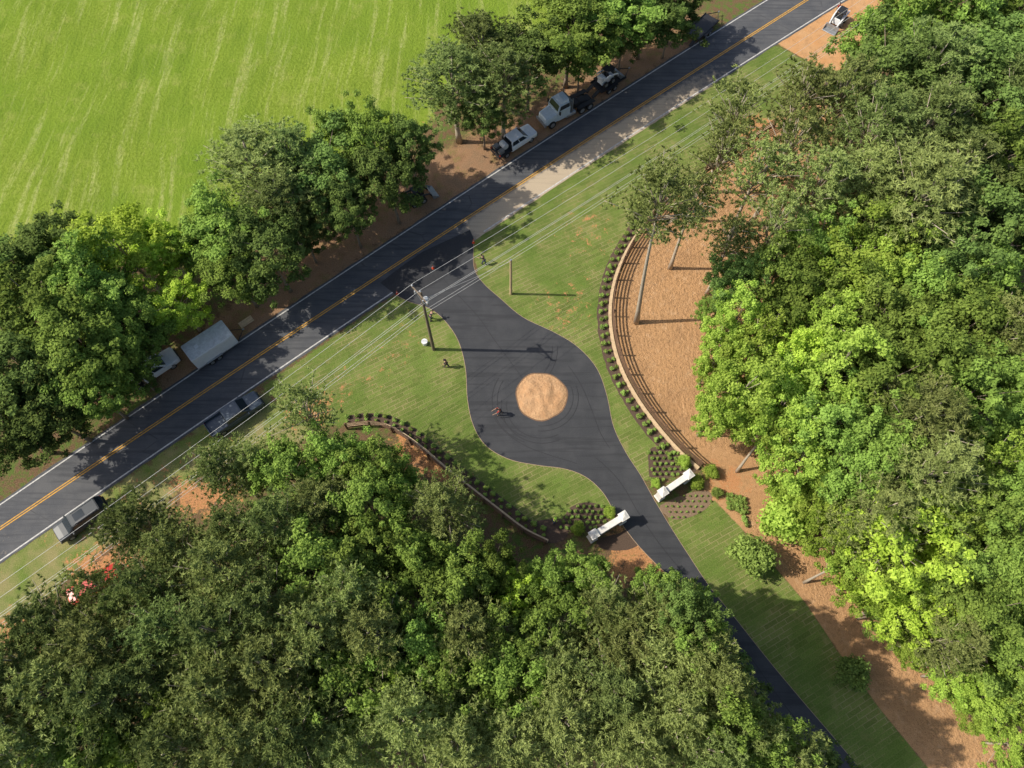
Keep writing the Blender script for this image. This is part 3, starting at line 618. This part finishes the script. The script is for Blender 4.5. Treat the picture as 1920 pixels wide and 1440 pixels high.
def inpoly(p, poly):
    r = False
    for (x0, y0), (x1, y1) in zip(poly, poly[1:]+poly[:1]):
        if (y0 > p[1]) != (y1 > p[1]) and p[0] < (x1-x0)*(p[1]-y0)/(y1-y0)+x0: r = not r
    return r
for poly, lb in ((plotA, 'tiny shrub planted in rows in the mulch plot above the right entrance wall'), (plotB, 'tiny shrub in the pale plot below the right entrance wall'), (plotC, 'tiny shrub planted in the mulch plot above the left entrance wall')):
    for i in range(60):
        for j in range(60):
            q = (1040+i*11+(j % 2)*5.5, 830+j*10)
            if inpoly(q, poly):
                p = g(*q); sm(p, lb, lb.replace('tiny shrub', 'tiny shrubs'), .72 if poly is not plotB else .45)
for i in range(5):
    for j in range(4):
        p = g(1362+i*8+j*1, 928+j*8+i*2); sm(p, 'low dark green shrub in the block planting on the pine straw', 'block of low shrubs on the pine straw', 1.0)
for i in range(4): p = g(1392+i*2, 962+i*8); sm(p, 'low dark shrub in the short line below the block planting', 'short line of low shrubs', 1.0)
# entrance walls
def ewall(a, b, label):
    A, B = g(*a), g(*b); L = (B-A).length; root = empty('entrance_wall', A, math.atan2(B.y-A.y, B.x-A.x), label, 'wall', 'entrance walls')
    MB().box(L/2, 0, .75, L-.7, .38, 1.5).build('wall', M['stone'], root, .01)
    MB().box(L/2, 0, 1.56, L-.62, .6, .12).build('coping', M['stone'], root, .02)
    for x, hh in ((0, 1.9), (L, 1.75)):
        pq = MB().box(x, 0, hh/2, .68, .68, hh).build('pillar', M['stone'], root, .015)
        MB().box(x, 0, hh+.06, .86, .86, .12).frust((x-.38, x+.38, .38, hh+.122), (x-.1, x+.1, .1, hh+.27)).build('pillar_cap', M['stone'], pq, .01)
        MB().box(x, 0, .1, .8, .8, .2).build('plinth', M['stone'], pq, .01)
ewall((1236, 932), (1284, 899), 'white stone entrance wall with pillars on the right side of the driveway')
ewall((1164, 976), (1110, 1009), 'white stone entrance wall with pillars on the left side of the driveway')
# ---------------------------------------------------------------- utility poles
PB = g(813, 655); PH = 12.0
tl = g(0, 1140, 10.2); tr_ = g(1530, 85, 10.2)
dL = (tl.xy-PB.xy).normalized(); dR = (tr_.xy-PB.xy).normalized(); nd = Vector((-(dR-dL).y, (dR-dL).x)).normalized()
def upole(loc, label):
    root = empty('utility_pole', loc, math.atan2(nd.y, nd.x), label, 'utility pole')
    MB().cyl((0, 0, -.1), (0, 0, PH), .19, .12, 12).build('post', M['wood'], root, smooth=False)
    arm = MB().box(0, .14, PH-.45, 2.6, .12, .14).build('crossarm', M['wood'], root, .008)
    MB().tube([(-.7, .22, PH-.5), (0, .17, PH-1.2), (.7, .22, PH-.5)], .025, 5).build('brace', M['steel'], arm)
    for x in (-1.2, 0, 1.2):
        z0 = PH-.38 if x else PH; m = MB().cyl((x, .14 if x else 0, z0), (x, .14 if x else 0, z0+.12), .03, .03, 8)
        m.cyl((x, .14 if x else 0, z0+.12), (x, .14 if x else 0, z0+.2), .1, .08, 10).cyl((x, .14 if x else 0, z0+.2), (x, .14 if x else 0, z0+.3), .07, .04, 10).build('insulator', M['ceramic'], root)
    for x in (-.7, .6):
        MB().cyl((x, .3, PH-.75), (x, .3, PH-.3), .055, .055, 8).box(x, .22, PH-.45, .06, .12, .06).build('fuse_cutout', M['ceramic'], root)
    MB().cyl((0, -.38, PH-2.5), (0, -.38, PH-1.6), .24, .24, 14).cyl((0, -.38, PH-1.6), (0, -.38, PH-1.52), .26, .2, 14).cyl((.08, -.38, PH-1.52), (.08, -.38, PH-1.3), .04, .03, 8).box(0, -.15, PH-2, .1, .16, .5).build('transformer', M['tank'], root)
    return root
SPAN = 58
LPp = PB.xy+dL*SPAN; RPp = PB.xy+dR*78
upole(PB, 'tall wooden utility pole with crossarm and transformer beside the driveway mouth')
upole((LPp.x, LPp.y, 0), 'utility pole beyond the left edge carrying the roadside wires')
upole((RPp.x, RPp.y, 0), 'utility pole beyond the top right corner carrying the roadside wires')
def wire(a, b, sag, r, m):
    a, b = Vector(a), Vector(b); pts = [a.lerp(b, t/24)-Vector((0, 0, sag*4*(t/24)*(1-t/24))) for t in range(25)]; m.tube(pts, r, 4)
wd = [(-1.2, PH+.0, 'upper left conductor'), (0, PH+.32, 'top centre conductor'), (1.2, PH+.0, 'upper right conductor'), (.15, PH-2.2, 'neutral wire under the crossarm'), (.2, 8.2, 'higher communication cable'), (.22, 7.6, 'lowest communication cable')]
for x, z, nm in wd:
    m = MB(); pts = [Vector((q.x+nd.x*x, q.y+nd.y*x, z)) for q in (LPp, PB.xy, RPp)]
    wire(pts[0], pts[1], .9, .014, m); wire(pts[1], pts[2], 1.3, .014, m)
    tag(m.build('power_line', M['wire']), f'{nm} strung along the road on the utility poles', 'wire')
SP = g(958, 551); root = empty('stub_pole', SP, 0, 'short bare wooden pole standing alone on the lawn right of the driveway mouth', 'pole')
MB().cyl((0, 0, -.1), (0, 0, 6.8), .16, .12, 12).build('post', M['palewood'], root); MB().cyl((0, 0, 6.8), (0, 0, 6.86), .14, .1, 12).build('pole_cap', M['steel'], root)
m = MB(); wire((PB.x, PB.y, PH-1.4), (SP.x, SP.y, 6.6), .15, .012, m); tag(m.build('guy_wire', M['wire']), 'guy wire from the crossarm pole to the short bare pole', 'wire')
# ---------------------------------------------------------------- vehicles
def wheel(root, x, y, r=.4, w=.27, z=None):
    z = r if z is None else z; s = 1 if y > 0 else -1
    m = MB().cyl((x, y-w/2, z), (x, y+w/2, z), r, r, 20); o = m.build('wheel', M['rubber'], root, .02)
    MB().cyl((x, y+s*w/2, z), (x, y+s*(w/2+.015), z), r*.6, r*.55, 14).build('rim', M['steel'], o)
def loft(st_, name, mat, root):
    m = MB(); K = 10; vs = []
    for x, hw, zb, zt in st_:
        for y, z in ((-.85, 0), (-1, .15), (-1, .72), (-.94, .93), (-.7, 1), (.7, 1), (.94, .93), (1, .72), (1, .15), (.85, 0)): vs.append((x, y*hw, zb+(zt-zb)*z))
    fs = [(i*K+k, i*K+(k+1) % K, (i+1)*K+(k+1) % K, (i+1)*K+k) for i in range(len(st_)-1) for k in range(K)]+[tuple(range(K)), tuple(range((len(st_)-1)*K, len(st_)*K))[::-1]]
    return m.add(vs, fs).build(name, mat, root, .012)
def quadon(c, u0, u1, v0, v1, off, name, root):
    c = [Vector(x) for x in c]
    def P(u, v): return c[0].lerp(c[1], u).lerp(c[3].lerp(c[2], u), v)
    nrm = (c[1]-c[0]).cross(c[3]-c[0]).normalized(); q = [P(u0, v0), P(u1, v0), P(u1, v1), P(u0, v1)]
    ctr = sum(c, Vector())/4
    if nrm.dot(ctr-Vector((quadon.cx, 0, quadon.cz))) < 0: nrm = -nrm
    vs = [p+nrm*.004 for p in q]+[p+nrm*(.004+off) for p in q]
    MB().add(vs, [(0, 1, 2, 3), (4, 5, 6, 7), (0, 1, 5, 4), (1, 2, 6, 5), (2, 3, 7, 6), (3, 0, 4, 7)]).build(name, M['glass'], root)
def cabin(root, b, t, mat, doors=2):
    (a0, a1, hw, z0), (b0, b1, h2, z1) = b, t
    o = MB().frust(b, t).build('cabin', mat, root, .05)
    quadon.cx = (a0+a1)/2; quadon.cz = (z0+z1)/2
    quadon([(a1, -hw, z0), (a1, hw, z0), (b1, h2, z1), (b1, -h2, z1)], .07, .93, .06, .93, .012, 'windshield', root)
    quadon([(a0, -hw, z0), (a0, hw, z0), (b0, h2, z1), (b0, -h2, z1)], .1, .9, .15, .9, .012, 'rear_window', root)
    for s in (-1, 1):
        for k in range(doors):
            quadon([(a0, s*hw, z0), (a1, s*hw, z0), (b1, s*h2, z1), (b0, s*h2, z1)], .05+k*.9/doors, .05+(k+1)*.9/doors-.04, .12, .88, .012, 'side_window', root)
def place(pa, pb):
    A, B = g(*pa), g(*pb); return (A+B)/2, math.atan2(B.y-A.y, B.x-A.x), (B-A).length
def common(root, L, W, zl, paint, mir):
    for s in (-1, 1):
        MB().box(L/2-.07, s*(W/2-.25), zl, .14, .26, .16).build('headlight', M['lamp'], root, .02)
        MB().box(-L/2+.03, s*(W/2-.14), zl+.08, .1, .16, .32).build('tail_light', M['redlamp'], root, .02)
        MB().box(mir, s*(W/2+.12), 1.22, .14, .26, .18).build('mirror', paint, root, .03)
    MB().box(L/2+.03, 0, .5, .14, W*.9, .22).build('bumper', M['darkplastic'], root, .03)
    MB().box(-L/2-.04, 0, .52, .12, W*.9, .2).build('bumper', M['darkplastic'], root, .03)
    MB().box(L/2+.005, 0, zl, .06, W*.42, .26).build('grille', M['black'], root, .01)
def pickup(pa, pb, paint, label, group=None, flat=False):
    c_, rz, _ = place(pa, pb); root = empty('pickup_truck', c_, rz, label, 'pickup truck', group)
    loft([(2.95, .84, .5, 1.0), (2.86, .95, .42, 1.1), (2.3, 1.0, .4, 1.16), (1.5, 1.01, .4, 1.2), (-1.1, 1.01, .4, 1.2)], 'body', paint, root)
    cabin(root, (-1.1, 1.6, .93, 1.18), (-.92, .78, .77, 1.86), paint)
    if flat:
        MB().box(-2.05, 0, .82, 1.88, 2.1, .12).build('flatbed', M['black'], root, .01)
        MB().box(-1.17, 0, 1.25, .06, 1.9, .75).build('headboard', M['black'], root, .01)
        MB().cyl((-1.65, -.5, 1.3), (-1.65, .5, 1.3), .4, .4, 18).build('sprayer_tank', M['tank'], root, .04)
        MB().box(-2.45, .55, 1.08, .75, .6, .4).box(-2.45, -.5, 1.12, .7, .5, .48).build('tool_box', M['steel'], root, .02)
        MB().tube([(-2.94, -.9, .9), (-2.94, -.9, 1.5), (-2.94, .9, 1.5), (-2.94, .9, .9)], .03).build('rack', M['black'], root)
    else:
        MB().box(-2.02, 0, .66, 1.82, 1.96, .36).build('bed_floor', paint, root, .01)
        m = MB()
        for s in (-1, 1): m.box(-2.02, s*.95, 1.0, 1.82, .12, .44)
        m.build('bed_side', paint, root, .02); MB().box(-2.94, 0, .98, .07, 1.8, .46).build('tailgate', paint, root, .02)
    for x in (1.95, -1.9):
        for y in (-.87, .87): wheel(root, x, y)
    common(root, 5.9, 2.0, .82, paint, 1.25); return root
pickup((404, 808), (484, 755), M['greypaint'], 'dark grey pickup truck parked on the grass verge facing up the road')
def suv(pa, pb, paint, label):
    c_, rz, _ = place(pa, pb); root = empty('parked_suv', c_, rz, label, 'suv')
    loft([(2.5, .78, .48, .98), (2.42, .92, .4, 1.06), (1.9, .97, .38, 1.11), (1.1, .98, .38, 1.14), (-2.3, .98, .4, 1.14), (-2.5, .92, .5, 1.05)], 'body', paint, root)
    cabin(root, (-2.42, 1.45, .9, 1.12), (-2.1, .65, .72, 1.78), paint, 3)
    for s in (-1, 1): MB().tube([(-1.9, s*.62, 1.8), (-1.8, s*.62, 1.87), (.2, s*.62, 1.87), (.35, s*.62, 1.8)], .025).build('roof_rail', M['steel'], root)
    MB().box(-.3, 0, 1.79, 1.0, .8, .02).build('sunroof', M['glass'], root)
    for x in (1.6, -1.5):
        for y in (-.85, .85): wheel(root, x, y, .37, .25)
    common(root, 5.0, 1.94, .78, paint, 1.0)
suv((196, 952), (124, 1002), M['blackpaint'], 'black suv parked on the grass verge facing down the road')
def sedan(pa, pb, paint, label):
    c_, rz, _ = place(pa, pb); root = empty('parked_car', c_, rz, label, 'car')
    loft([(2.35, .72, .4, .72), (2.25, .86, .3, .8), (1.2, .9, .28, .93), (-1.6, .9, .28, .97), (-2.25, .86, .35, .92), (-2.35, .75, .45, .85)], 'body', paint, root)
    cabin(root, (-1.75, 1.15, .82, .94), (-1.0, .3, .62, 1.42), paint)
    for x in (1.45, -1.4):
        for y in (-.78, .78): wheel(root, x, y, .32, .22)
    common(root, 4.7, 1.8, .62, paint, .8)
sedan((148, 1118), (216, 1078), M['redpaint'], 'red car half hidden under the pines near the left edge')
pickup((928, 296), (1000, 250), M['white'], 'white pickup with a loaded black flatbed parked on the shoulder behind the semi truck', flat=True)
pickup((254, 722), (324, 676), M['white'], 'white work truck half under the trees left of the enclosed trailer', flat=True)
c_, rz, _ = place((1110, 188), (1006, 241)); root = empty('semi_truck', c_, rz, 'pale blue-white semi truck cab with long bare black chassis on the road shoulder', 'truck')
W_ = M['bluewhite']
MB().box(-.3, 0, .85, 6.9, .85, .3).box(-2.3, 0, 1.03, 2.6, 1.0, .06).build('chassis', M['black'], root, .01)
loft([(3.5, .75, .6, 1.45), (3.35, .92, .55, 1.62), (2.2, 1.0, .55, 1.85), (1.9, 1.02, .55, 1.9)], 'hood', W_, root)
MB().box(.95, 0, 1.5, 1.9, 2.2, 1.5).build('cab_body', W_, root, .06)
cabin(root, (.02, 1.88, 1.08, 2.24), (.1, 1.55, .95, 2.95), W_, 1)
MB().frust((.1, 1.4, .85, 2.95), (.1, .9, .7, 3.3)).build('roof_fairing', W_, root, .05)
MB().box(-.3, 0, 1.9, .35, 1.8, 1.6).build('headache_rack', M['steel'], root, .03)
for s in (-1, 1):
    MB().cyl((-.9, s*.85, .75), (.5, s*.85, .75), .32, .32, 16).build('fuel_tank', M['steel'], root, .03)
    MB().cyl((-.35, s*1.0, 1.0), (-.35, s*1.0, 3.2), .08, .08, 10).build('exhaust_stack', M['steel'], root)
    MB().box(1.75, s*1.3, 2.2, .15, .25, .5).build('mirror', M['black'], root, .02)
    MB().box(3.42, s*.7, 1.05, .12, .3, .22).build('headlight', M['lamp'], root, .02)
    wheel(root, 2.6, s*.98, .52, .3)
    for x in (-1.9, -3.1): wheel(root, x, s*.9, .52, .55)
    MB().box(-2.5, s*.95, 1.16, 2.6, .6, .04).build('mudguard', M['black'], root, .01)
MB().box(-2.45, 0, 1.2, .9, .9, .12).build('fifth_wheel', M['black'], root, .02); MB().box(3.6, 0, .75, .2, 2.1, .35).build('bumper', M['steel'], root, .04)
MB().box(-1.4, 0, 1.3, .8, 1.2, .45).build('tool_box', M['black'], root, .02)
def flattrailer(pa, pb, L, label, mat='black'):
    c_, rz, _ = place(pa, pb); root = empty('flatbed_trailer', c_, rz, label, 'trailer')
    MB().box(0, 0, .72, L, 2.2, .14).build('deck', M[mat], root, .01)
    m = MB()
    for s in (-1, 1): m.box(0, s*1.08, .85, L, .06, .14)
    m.build('side_rail', M['black'], root); MB().tube([(L/2, -.9, .7), (L/2+1.5, 0, .62), (L/2, .9, .7)], .06).build('tongue', M['black'], root)
    MB().box(L/2+1.55, 0, .62, .3, .15, .12).build('coupler', M['steel'], root, .01)
    for x in (-.5, .45):
        for s in (-1, 1): wheel(root, x-.4, s*1.25, .38, .24)
    for s in (-1, 1):
        MB().box(-.42, s*1.25, .82, 1.9, .32, .04).build('fender', M['black'], root)
        MB().box(-L/2-.55, s*.6, .5, 1.2, .45, .07, 0, -.45).build('ramp', M['black'], root)
    return root
flattrailer((1296, 76), (1332, 42), 4.8, 'long black flatbed trailer on the road shoulder near the top edge')
flattrailer((1118, 172), (1160, 146), 4.2, 'black trailer carrying a white loader behind the semi truck')
def skid(pa, pb, paint, label, z=0):
    c_, rz, _ = place(pa, pb); c_.z = z; root = empty('skid_loader', c_, rz, label, 'skid loader')
    MB().frust((-1.3, .75, .5, .3), (-1.15, .65, .48, 1.1)).build('body', paint, root, .05)
    MB().box(-1.05, 0, 1.2, .7, .95, .45).build('engine_hood', paint, root, .06)
    cg = MB()
    for s in (-1, 1):
        for x in (-.65, .6): cg.box(x, s*.45, 1.55, .07, .07, 1.0)
    cg.box(-.02, 0, 2.08, 1.35, 1.0, .08).build('cab_frame', M['black'], root, .01)
    MB().box(.56, 0, 1.5, .02, .8, .75).build('cab_window', M['glass'], root); MB().box(-.25, 0, 1.2, .45, .5, .3).box(-.45, 0, 1.45, .1, .5, .5).build('seat', M['black'], root, .03)
    for s in (-1, 1):
        MB().tube([(-1.25, s*.68, 1.45), (.3, s*.68, 1.35), (1.2, s*.6, .95), (1.55, s*.5, .35)], [.11, .11, .1, .09], 6).build('lift_arm', paint, root)
        for x in (-.85, .35): wheel(root, x, s*.72, .4, .28)
    m = MB(); pr_ = [(1.55, .08), (2.35, .06), (2.3, .12), (1.68, .16), (1.62, .7), (1.5, .72)]
    vs = [(x, y, zz) for y in (-.95, .95) for x, zz in pr_]; k = len(pr_)
    m.add(vs, [(i, (i+1) % k, k+(i+1) % k, k+i) for i in range(k)]+[tuple(range(k)), tuple(range(k, 2*k))])
    for s in (-1, 1): m.add([(1.6, s*.93, .1), (2.3, s*.93, .1), (1.6, s*.93, .7), (1.6, s*.91, .1), (2.3, s*.91, .1), (1.6, s*.91, .7)], [(0, 1, 2), (3, 4, 5), (0, 1, 4, 3), (1, 2, 5, 4), (2, 0, 3, 5)])
    m.build('bucket', M['steel'], root)
    return root
skid((1580, 30), (1556, 58), M['white'], 'white skid loader working on the orange dirt in the top right')
skid((1122, 170), (1150, 152), M['white'], 'white skid loader standing on the trailer behind the semi truck', .79)
skid((765, 385), (805, 365), M['black'], 'black skid loader parked in the shade of the trees beside the road')
c_, rz, L = place((368, 682), (440, 634)); root = empty('enclosed_trailer', c_, rz, 'large white enclosed trailer parked on the left shoulder beside the trees', 'trailer')
MB().box(0, 0, 1.5, 4.9, 2.3, 2.0).build('box_body', M['white'], root, .06)
m = MB().box(0, 0, 2.52, 4.8, 2.2, .04)
for i in range(9): m.box(-2.2+i*.55, 0, 2.55, .05, 2.15, .03)
m.build('roof', M['tank'], root, .004)
MB().box(-1.2, 0, 2.62, .4, .4, .1).build('roof_vent', M['white'], root, .02)
MB().box(0, 0, .46, 4.8, 2.1, .08).build('frame', M['black'], root)
MB().box(1.4, -1.165, 1.45, .85, .03, 1.7).build('side_door', M['white'], root, .01)
m = MB()
for s in (-1, 1): m.box(0, s*1.165, .6, 4.9, .03, .14)
m.build('trim', M['steel'], root); MB().box(2.465, 0, .8, .03, 2.2, .5).build('stone_guard', M['steel'], root)
m = MB(); [m.box(-2.465, s*.55, 1.5, .03, 1.05, 1.8) for s in (-1, 1)]; m.build('rear_door', M['white'], root)
for s in (-1, 1):
    for x in (-.95, -.1): wheel(root, x, s*1.2, .36, .22)
    MB().box(-.52, s*1.24, .8, 1.9, .26, .04).build('fender', M['steel'], root, .01); MB().box(-2.49, s*.98, .75, .04, .1, .16).build('tail_light', M['redlamp'], root)
MB().tube([(2.45, -.9, .45), (3.65, 0, .5), (2.45, .9, .45)], .05).build('tongue', M['black'], root); MB().box(3.65, 0, .5, .25, .14, .12).build('coupler', M['steel'], root)
P_ = g(462, 604); root = empty('plank_stack', P_, rz, 'stack of pale planks on the shoulder right of the enclosed trailer', 'planks')
for i in range(4): MB().box(0, -.3+i*.2, .06+.03*(i % 2), 1.6, .18, .05, random.uniform(-.04, .04)).build('plank', M['palewood'], root)
def cone(px, py, label):
    p = g(px, py, 0.037); root = empty('traffic_cone', p, .3, label, 'traffic cone', 'traffic cones at the driveway mouth'); root.scale = (.8, .8, .8)
    MB().box(0, 0, .02, .36, .36, .04).build('base', M['orange'], root, .01)
    MB().cyl((0, 0, .04), (0, 0, .78), .15, .035, 14).build('cone_body', M['orange'], root); MB().cyl((0, 0, .42), (0, 0, .5), .1, .085, 14).build('reflective_band', M['white'], root)
cone(888, 455, 'orange traffic cone at the right corner of the driveway mouth')
cone(812, 503, 'orange traffic cone in the middle of the driveway mouth')
cone(745, 551, 'orange traffic cone at the left corner of the driveway mouth')
p = g(797, 645); root = empty('white_barrel', p, 0, 'small white tub standing on the lawn beside the crossarm pole', 'tub')
MB().cyl((0, 0, 0), (0, 0, .6), .26, .32, 18).build('tub', M['white'], root, .01); MB().cyl((0, 0, .6), (0, 0, .65), .34, .34, 18).build('lid', M['white'], root, .01)
MB().tube([(-.33, 0, .55), (-.2, 0, .85), (.2, 0, .85), (.33, 0, .55)], .015).build('handle', M['steel'], root)
# ---------------------------------------------------------------- people
def skinobj(name, J, E, mat, parent, root=0, sub=1):
    me = bpy.data.meshes.new(name); me.from_pydata([j[:3] for j in J], E, [])
    o = link(name, me, mat, parent); md = o.modifiers.new('Skin', 'SKIN'); md.use_smooth_shade = True
    for i, j in enumerate(J):
        r = j[3]; me.skin_vertices[0].data[i].radius = (r, r) if not isinstance(r, tuple) else r; me.skin_vertices[0].data[i].use_root = (i == root)
    s = o.modifiers.new('Sub', 'SUBSURF'); s.levels = sub; s.render_levels = sub; return o
def person(px, py, rz, label, shirt, legs, bend=0.0, stride=.18, armf=.25, hat=None, vest=None, z=0.0):
    p = g(px, py, z); root = empty('person', p, rz, label, 'person')
    cb, sb = math.cos(bend), math.sin(bend); hip = Vector((0, 0, .95))
    def up(x, y, h): return hip+Vector((x*cb+h*sb, y, h*cb-x*sb))
    J = [(*hip, (.13, .11)), (*up(0, 0, .22), (.115, .1)), (*up(0, 0, .42), (.15, .11)), (*up(0, 0, .52), .06), (*up(.015, 0, .6), .055), (*up(.02, 0, .69), (.078, .09)), (*up(.01, 0, .77), .06)]
    E = [(i, i+1) for i in range(6)]
    J.append((*up(.115, 0, .66), .014)); E.append((5, 7))
    sh, tr = [J[1], J[2]], [J[0]]; sE, tE = [(0, 1)], []
    for s in (-1, 1):
        k = len(J); a1 = up(0, s*.19, .45); a2 = a1+Vector((armf*.45+sb*.05, s*.06, -.27)); a3 = a2+Vector((armf*.8, -s*.03, -.2)); a4 = a3+Vector((.05, 0, -.08))
        J += [(*a1, .052), (*a2, .042), (*a3, .03), (*a4, (.035, .02))]; E += [(2, k), (k, k+1), (k+1, k+2), (k+2, k+3)]
        for fi, (dy, ln_) in enumerate(((-.03, .07), (-.01, .08), (.01, .075), (.03, .06))):
            q = len(J); J += [(a4.x+.02, a4.y+dy, a4.z-ln_*.6, .009), (a4.x+.015, a4.y+dy, a4.z-ln_*1.1, .008)]; E += [(k+3, q), (q, q+1)]
        q = len(J); J += [(a4.x+.04, a4.y-s*.03, a4.z-.01, .01)]; E += [(k+3, q)]
        m_ = len(sh); sh += [(*a1, .064), (*a1.lerp(a2, .9), .056)]; sE += [(1, m_), (m_, m_+1)]
        k = len(J); l1 = Vector((.0, s*.1, .88)); l2 = Vector((s*stride*.5+.04, s*.11, .48)); l3 = Vector((s*stride, s*.11, .08)); l4 = l3+Vector((.16, s*.01, -.05))
        J += [(*l1, .085), (*l2, .058), (*l3, .042), (*l4, (.045, .03))]; E += [(0, k), (k, k+1), (k+1, k+2), (k+2, k+3)]
        m_ = len(tr); tr += [(*l1, .1), (*l2, .075), (*l3.lerp(l2, .08), .062)]; tE += [(0, m_), (m_, m_+1), (m_+1, m_+2)]
        MB().box(l3.x+.07, l3.y, .045, .28, .1, .09).build('boot', M['black'], root, .02)
    skinobj('body', J, E, M['skin'], root)
    sh[0] = (*up(0, 0, .08), (.155, .13)); sh[1] = (*sh[1][:3], (.175, .13)); skinobj('shirt', sh, sE, M[vest or shirt], root)
    tr[0] = (*tr[0][:3], (.15, .125)); skinobj('trousers', tr, tE, M[legs], root)
    hc = up(0, 0, .74); mm = MB(); n_ = 12
    for k in range(4):
        r0, r1 = .1*math.cos(k*PI/8), .1*math.cos((k+1)*PI/8)
        mm.cyl(hc+Vector((0, 0, .1*math.sin(k*PI/8))), hc+Vector((0, 0, .1*math.sin((k+1)*PI/8))), r0+.005, r1+.005, n_, False)
    if hat: mm.cyl(hc+Vector((.02, 0, 0)), hc+Vector((.02, 0, .015)), .15, .14, 14)
    mm.build('hat' if hat else 'hair', M[hat] if hat else M['hair'], root)
    return root
person(908, 496, 2.4, 'person in dark clothes standing on the lawn right of the driveway mouth', 'darkcloth', 'denim', .5, .2, .5)
person(808, 600, .8, 'person in dark clothes bending beside the crossarm pole', 'darkcloth', 'darkcloth', .7, .15, .4)
person(838, 688, 2.8, 'person in dark clothes walking on the lawn left of the driveway bend', 'darkcloth', 'darkcloth', .15, .22, .2, 'hair')
person(938, 776, 3.4, 'person in a red shirt walking on the asphalt left of the dirt island', 'redcloth', 'darkcloth', .45, .25, .45, z=.033)
person(1038, 980, .6, 'person in a lime high visibility vest standing in the bed above the lower woods', 'hivis', 'denim', .1, .12, .2, 'hivis', 'hivis')
person(1566, 26, -1, 'person in a red shirt standing beside the skid loader on orange dirt', 'redcloth', 'khaki', 0, .1, .2)
